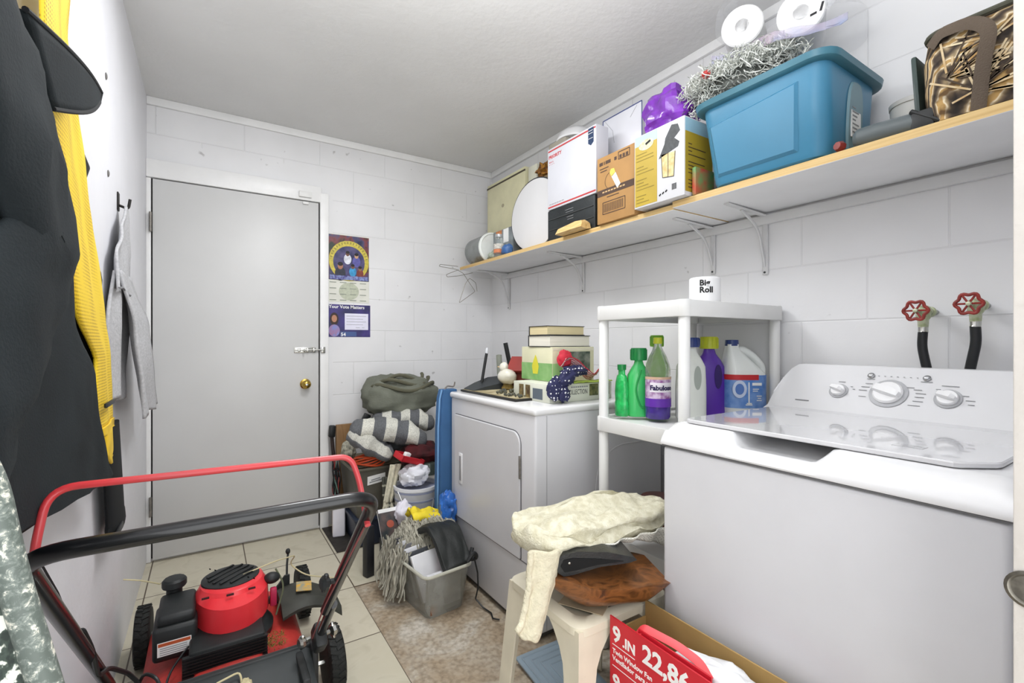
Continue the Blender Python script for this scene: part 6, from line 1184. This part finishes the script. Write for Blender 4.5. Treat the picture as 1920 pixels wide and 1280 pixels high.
# ------------------------------------------------------------------ coats on the left wall
cblk = mat('black fleece', '#1b2124', .85, var=.2, vs=6, bump=.2, bs=260, spec=.25); cblk2 = mat('black shell cloth', '#121416', .7, var=.2, vs=8, spec=.3)
t = thing('black_coat', 'long black fleece coat with wide stand-up collar hanging on the left wall nearest the camera', 'coat', (-.2, .85, .86))
def interp(tab, z):
    tab = sorted(tab)
    if z <= tab[0][0]: return tab[0][1]
    for (a, b_), (c, d) in zip(tab, tab[1:]):
        if z <= c: f = (z - a)/(c - a); f = f*f*(3 - 2*f)*.5 + f*.5; return b_ + (d - b_)*f
    return tab[-1][1]
def garment(z0, z1, right, left, xf, xb, seed, nz=44, n=46, fold_=.014, bot=None, freq=9):
    """hanging cloth shell: right/left edges in y against height, front and back in x"""
    bm = bmesh.new(); rg = []
    for i in range(nz + 1):
        z = z0 + (z1 - z0)*i/nz; a, b_ = interp(left, z), interp(right, z); cy_, hy = (a + b_)/2, (b_ - a)/2; o = []
        f_, k_ = (interp(xf, z), interp(xb, z))
        cx_, hx = (f_ + k_)/2, (f_ - k_)/2
        for k in range(n):
            q = 2*PI*k/n; c_, s_ = math.cos(q), math.sin(q); y = cy_ + hy*math.copysign(abs(c_)**.75, c_)
            dp = fold_*(noise.noise(V((y*freq, z*1.6, seed))) + .5*noise.noise(V((y*freq*2.3, z*3.5, seed + 5))))*min(1, 1.3*(1 - abs(c_)**4))
            zz = z + (bot(y) if (bot and i == 0) else 0)
            if bot and i > 0: zz = z + bot(y)*max(0, 1 - i/nz*2.2)
            o.append(V((max(LW + .002, cx_ + (hx + dp if s_ > 0 else -hx*-1*0 + hx)*math.copysign(abs(s_)**.6, s_)), y, zz)))
        rg.append(o)
    loft(bm, rg); return bm
hem = lambda y: .055*((.95 - y)/.3 if y < .95 else 0) + .0
bm = garment(.792, 1.54, [(.79, 1.625), (.84, 1.55), (.978, 1.419), (1.065, 1.381), (1.178, 1.181), (1.29, 1.163), (1.44, 1.063), (1.49, .988), (1.54, .925)], [(.79, .60), (1.54, .55)], [(.79, -.202), (1.54, -.198)], [(.79, -.222), (1.54, -.220)], 3, bot=lambda y: .11*max(0, min(1, (1.55 - y)/.75)), fold_=.008)
obj('coat_body', bm, cblk, t, ang=80)
# sleeve hanging in front
bm = bmesh.new(); pts = [V((-.185, .63, 1.525)), V((-.172, .653, 1.4425)), V((-.166, .708, 1.346)), V((-.163, .784, 1.271)), V((-.163, .749, 1.216)), V((-.165, .646, 1.14)), V((-.168, .578, 1.0575)), V((-.172, .53, .95)), V((-.175, .51, .865))]
rr3 = [.075, .103, .107, .110, .102, .094, .086, .083, .080]
pts2 = rounded(pts, .05, 3); n2 = len(pts2); R3 = [interp([(i/(len(rr3)-1), v) for i, v in enumerate(rr3)], k/(n2-1)) for k in range(n2)]
tube(bm, pts2, R3, 26, flat=.20, up=(1, 0, 0))
for v in bm.verts: v.co.x += .010*noise.noise(V((v.co.y*14, v.co.z*9, 3))) + .006*noise.noise(V((v.co.y*5, v.co.z*30, 8)))
obj('sleeve', bm, cblk, t, ang=80)
bm = bmesh.new(); grid(bm, 14, 8, lambda u, v: V((-.180 + .010*math.sin(u*PI), (.756 + .459*u)*(1-v) + (.872 + .3295*u)*v, (1.520 + .109*u)*(1-v) + (1.455 + .153*u - .010*math.sin(u*PI))*v)))
obj('collar', bm, cblk, t, solid=.012, ang=50)
bm = bmesh.new(); tube(bm, [V((-.175 + .010*math.sin(u*PI), .756 + .459*u, 1.521 + .109*u)) for u in [k/14 for k in range(15)]] + [V((-.176, 1.2015, 1.608))] + [V((-.175 + .010*math.sin(u*PI), .872 + .3295*u, 1.455 + .153*u - .010*math.sin(u*PI))) for u in [k/14 for k in range(13, -1, -1)]], .0035, 8); obj('collar_piping', bm, cblk2, t)
bm = bmesh.new(); tube(bm, [(-.196, y, 1.47 + .006*math.sin(y*30)) for y in (.76, .82, .88, .94, .98)], .0022, 6); obj('shoulder_seam', bm, cblk2, t)
# yellow mesh vest
def mesh_mat():
    m, nt, b = newmat('yellow mesh cloth'); L = nt.links; tc = N(nt, 'ShaderNodeTexCoord'); v = N(nt, 'ShaderNodeTexVoronoi'); v.inputs['Scale'].default_value = 135; v.inputs['Randomness'].default_value = .05; L.new(tc.outputs['Object'], v.inputs[0])
    r = ramp(nt, [(0, '#8f6f0a'), (.30, '#c79d12'), (.42, '#f2cf2a')], v.outputs['Distance']); L.new(r.outputs[0], b.inputs['Base Color']); b.inputs['Roughness'].default_value = .6; return m
t = thing('yellow_mesh_vest', 'narrow bright yellow mesh vest hanging behind the black coat', 'vest', (-.23, 1.3, .82))
def band(cl, xo, th=.010, n=10):
    """vertical cloth band: rows of (z, y_left, y_right)"""
    bm = bmesh.new(); m = 60; zt_, zb_ = cl[0][0], cl[-1][0]
    fl = sorted((z, a) for z, a, b_ in cl); fr2 = sorted((z, b_) for z, a, b_ in cl)
    def fn(u, v):
        z = zt_ + (zb_ - zt_)*v; a, b_ = interp(fl, z), interp(fr2, z); y = a + (b_ - a)*u
        return V((xo + .0035*math.sin(u*PI*1.6 + .3) + .003*noise.noise(V((y*12, z*6, 1))), y, z))
    grid(bm, n, m, fn); return bm
obj('vest_cloth', band([(1.836, 1.055, 1.266), (1.731, 1.055, 1.235), (1.625, 1.066, 1.325), (1.52, 1.076, 1.40), (1.414, 1.16, 1.477), (1.288, 1.224, 1.582), (1.203, 1.287, 1.646), (1.098, 1.498, 1.72), (0.992, 1.498, 1.751), (0.918, 1.519, 1.762)], -.2275), mesh_mat(), t, solid=.006, ang=80)
obj('vest_strap', band([(0.924, 1.53, 1.757), (0.903, 1.54, 1.751), (0.899, 1.572, 1.772), (0.845, 1.583, 1.783), (0.834, 1.614, 1.772), (0.808, 1.677, 1.709)], -.2235, n=6), mat('yellow webbing', '#e9c22a', .6, var=.1, vs=30), t, solid=.006, ang=80)
obj('vest_clip', box((-.214, 1.52, .977), (-.207, 1.63, .988), .002, 2), BLACKP, t)
# second jacket behind
t = thing('black_shell_jacket', 'second black jacket mostly hidden behind the yellow vest, cuff showing at the bottom', 'jacket', (-.24, 1.6, .6))
bm = garment(.82, 1.62, [(.70, 1.93), (.80, 1.90), (.95, 1.80), (1.1, 1.74), (1.25, 1.70), (1.32, 1.72), (1.36, 1.60), (1.52, 1.50), (1.575, 1.555), (1.59, 1.40), (1.62, 1.35)], [(.70, 1.40), (.9, 1.25), (1.2, 1.08), (1.62, 1.1)], [(.70, -.238), (1.62, -.238)], [(.70, -.258), (1.62, -.258)], 11, fold_=.006)
obj('jacket_body', bm, cblk2, t, ang=80)
bm = bmesh.new(); loft(bm, [[V((-.236 + .016*math.cos(a)*g, 1.80 + .13*g2*math.sin(a) + sh, z)) for a in [2*PI*k/20 for k in range(20)]] for z, g, g2, sh in ((.565, 1.0, 1.0, .09), (.575, 1.1, 1.05, .085), (.60, 1.1, 1.05, .07), (.61, 1.0, .98, .07), (.90, .9, .9, -.02))]); obj('jacket_cuff', bm, cblk2, t)
bm = bmesh.new(); bx(bm, (-.222, 1.72, .580), (-.214, 1.85, .597), .003); obj('cuff_tab', bm, BLACKP, t)
# grey shirt and hook
t = thing('coat_hook', 'small dark metal hook on the left wall holding the grey shirt', 'hook', (LW, 2.14, 1.63)); bm = bmesh.new(); bx(bm, (LW, 2.125, 1.60), (LW + .005, 2.155, 1.665), .003); tube(bm, rounded([(LW + .004, 2.14, 1.62), (LW + .03, 2.14, 1.61), (LW + .035, 2.14, 1.645)], .01, 4), .0045, 8); obj('hook_body', bm, mat('dark old iron', '#2b2927', .5, metal=.6), t)
t = thing('grey_shirt', 'light grey cloth shirt hanging from the wall hook by the door', 'shirt', (-.23, 2.1, .85))
gsm = mat('grey heather cotton', '#b3b3b5', .9, var=.10, vs=120, bump=.4, bs=160)
def shirt(z0, z1, right, left, fr_, seed, ft=.022):
    bm = bmesh.new()
    def fn(u, v):
        z = z0 + (z1 - z0)*v; a, b_ = interp(left, z), interp(right, z); y = a + (b_ - a)*u
        x = interp(fr_, z) + ft*(noise.noise(V((y*11, z*4, seed))) + .6*math.sin(u*PI*3 + seed))*min(1, (z1 - z)*6)
        return V((max(LW + .006, x), y, z + .01*math.sin(u*6)*(1-v)))
    grid(bm, 34, 44, fn); return bm
obj('shirt_upper', shirt(1.30, 1.615, [(1.30, 2.24), (1.45, 2.27), (1.55, 2.20), (1.615, 2.16)], [(1.30, 1.86), (1.40, 1.87), (1.50, 1.97), (1.615, 2.12)], [(1.30, -.238), (1.615, -.240)], 2, .012), gsm, t, solid=.008, ang=80)
obj('shirt_body', shirt(.955, 1.36, [(.955, 2.10), (1.1, 2.16), (1.36, 2.22)], [(.955, 1.86), (1.2, 1.84), (1.36, 1.88)], [(.955, -.246), (1.36, -.240)], 5, .012), gsm, t, solid=.008, ang=80)
obj('shirt_sleeve', shirt(.88, 1.37, [(.88, 2.52), (1.0, 2.50), (1.15, 2.48), (1.25, 2.40), (1.37, 2.20)], [(.88, 2.02), (1.0, 2.0), (1.15, 1.98), (1.37, 1.95)], [(.88, -.180), (1.0, -.186), (1.2, -.204), (1.37, -.236)], 9, .016), gsm, t, solid=.010, ang=80)
bm = bmesh.new(); tube(bm, [(-.226 + .003*k % .006, 1.86 + .042*k, 1.305 + .006*math.sin(k)) for k in range(9)], .004, 6); obj('shirt_hem', bm, mat('grey seam', '#7f7f81', .9), t)
for (y, z) in ((1.912, 1.964), (1.95, 1.674)): obj('wall_plug', la([(.010, 0), (.011, .002), (.006, .004), (0, .002)], (LW, y, z), ax=(1, 0, 0), n=12), mat('grey filler', '#6f6d6a', .8), None, 'small dark screw plug high on the left wall' if z > 1.8 else 'small grey screw plug just above the hook level on the left wall', 'screw plug', 'old screw plugs in the left wall')
# ------------------------------------------------------------------ paint-spattered board in the near left corner
def spat():
    m, nt, b = newmat('spattered grey paint'); L = nt.links; tc = N(nt, 'ShaderNodeTexCoord'); n = N(nt, 'ShaderNodeTexNoise'); n.inputs['Scale'].default_value = 130; n.inputs['Detail'].default_value = 6; n.inputs['Distortion'].default_value = .4; L.new(tc.outputs['Object'], n.inputs[0])
    n.inputs['Roughness'].default_value = .7; r = ramp(nt, [(.46, '#59625c'), (.56, '#79827b'), (.63, '#dddacb')], n.outputs[0]); L.new(r.outputs[0], b.inputs['Base Color']); b.inputs['Roughness'].default_value = .5; return m
def spat2():
    m, nt, b = newmat('spattered dark green'); L = nt.links; tc = N(nt, 'ShaderNodeTexCoord'); mp = N(nt, 'ShaderNodeMapping'); mp.inputs['Scale'].default_value = (1, 1, .6); L.new(tc.outputs['Object'], mp.inputs[0]); n = N(nt, 'ShaderNodeTexNoise'); n.inputs['Scale'].default_value = 150; n.inputs['Detail'].default_value = 3; L.new(mp.outputs[0], n.inputs[0])
    r = ramp(nt, [(.42, '#1e2a24'), (.52, '#3d4a41'), (.56, '#dfe2d6')], n.outputs[0]); L.new(r.outputs[0], b.inputs['Base Color']); b.inputs['Roughness'].default_value = .6; return m
t = thing('spattered_folding_chair', 'paint-spattered grey-green folded chair leaning in the near left corner', 'folding chair', (-.17, .46, 0))
P = [(-.116, .450, 1.055), (-.106, .452, .985), (-.0905, .456, .905), (-.070, .46, .80), (-.045, .465, .60), (-.02, .47, .30), (.0, .475, .0)]
bm = bmesh.new(); tube(bm, rounded([(-.205, .462, 1.10), (-.140, .452, 1.10)] + P, .03, 5), .009, 12); tube(bm, rounded([(-.205, .462, 1.10), (-.235, .47, 1.05), (-.245, .48, .7), (-.25, .49, 0)], .03, 5), .009, 12)
for v in bm.verts: v.co.x = max(v.co.x - .006, LW + .001)
obj('chair_frame', bm, spat(), t)
bm = bmesh.new(); prism(bm, [V((x - .008, y + .006, z - .02)) for x, y, z in P[:5]] + [V((-.23, .475, .58)), V((-.24, .475, 1.02)), V((-.20, .465, 1.075)), V((-.155, .458, 1.075))], (0, .008, 0)); obj('chair_back', bm, spat2(), t)
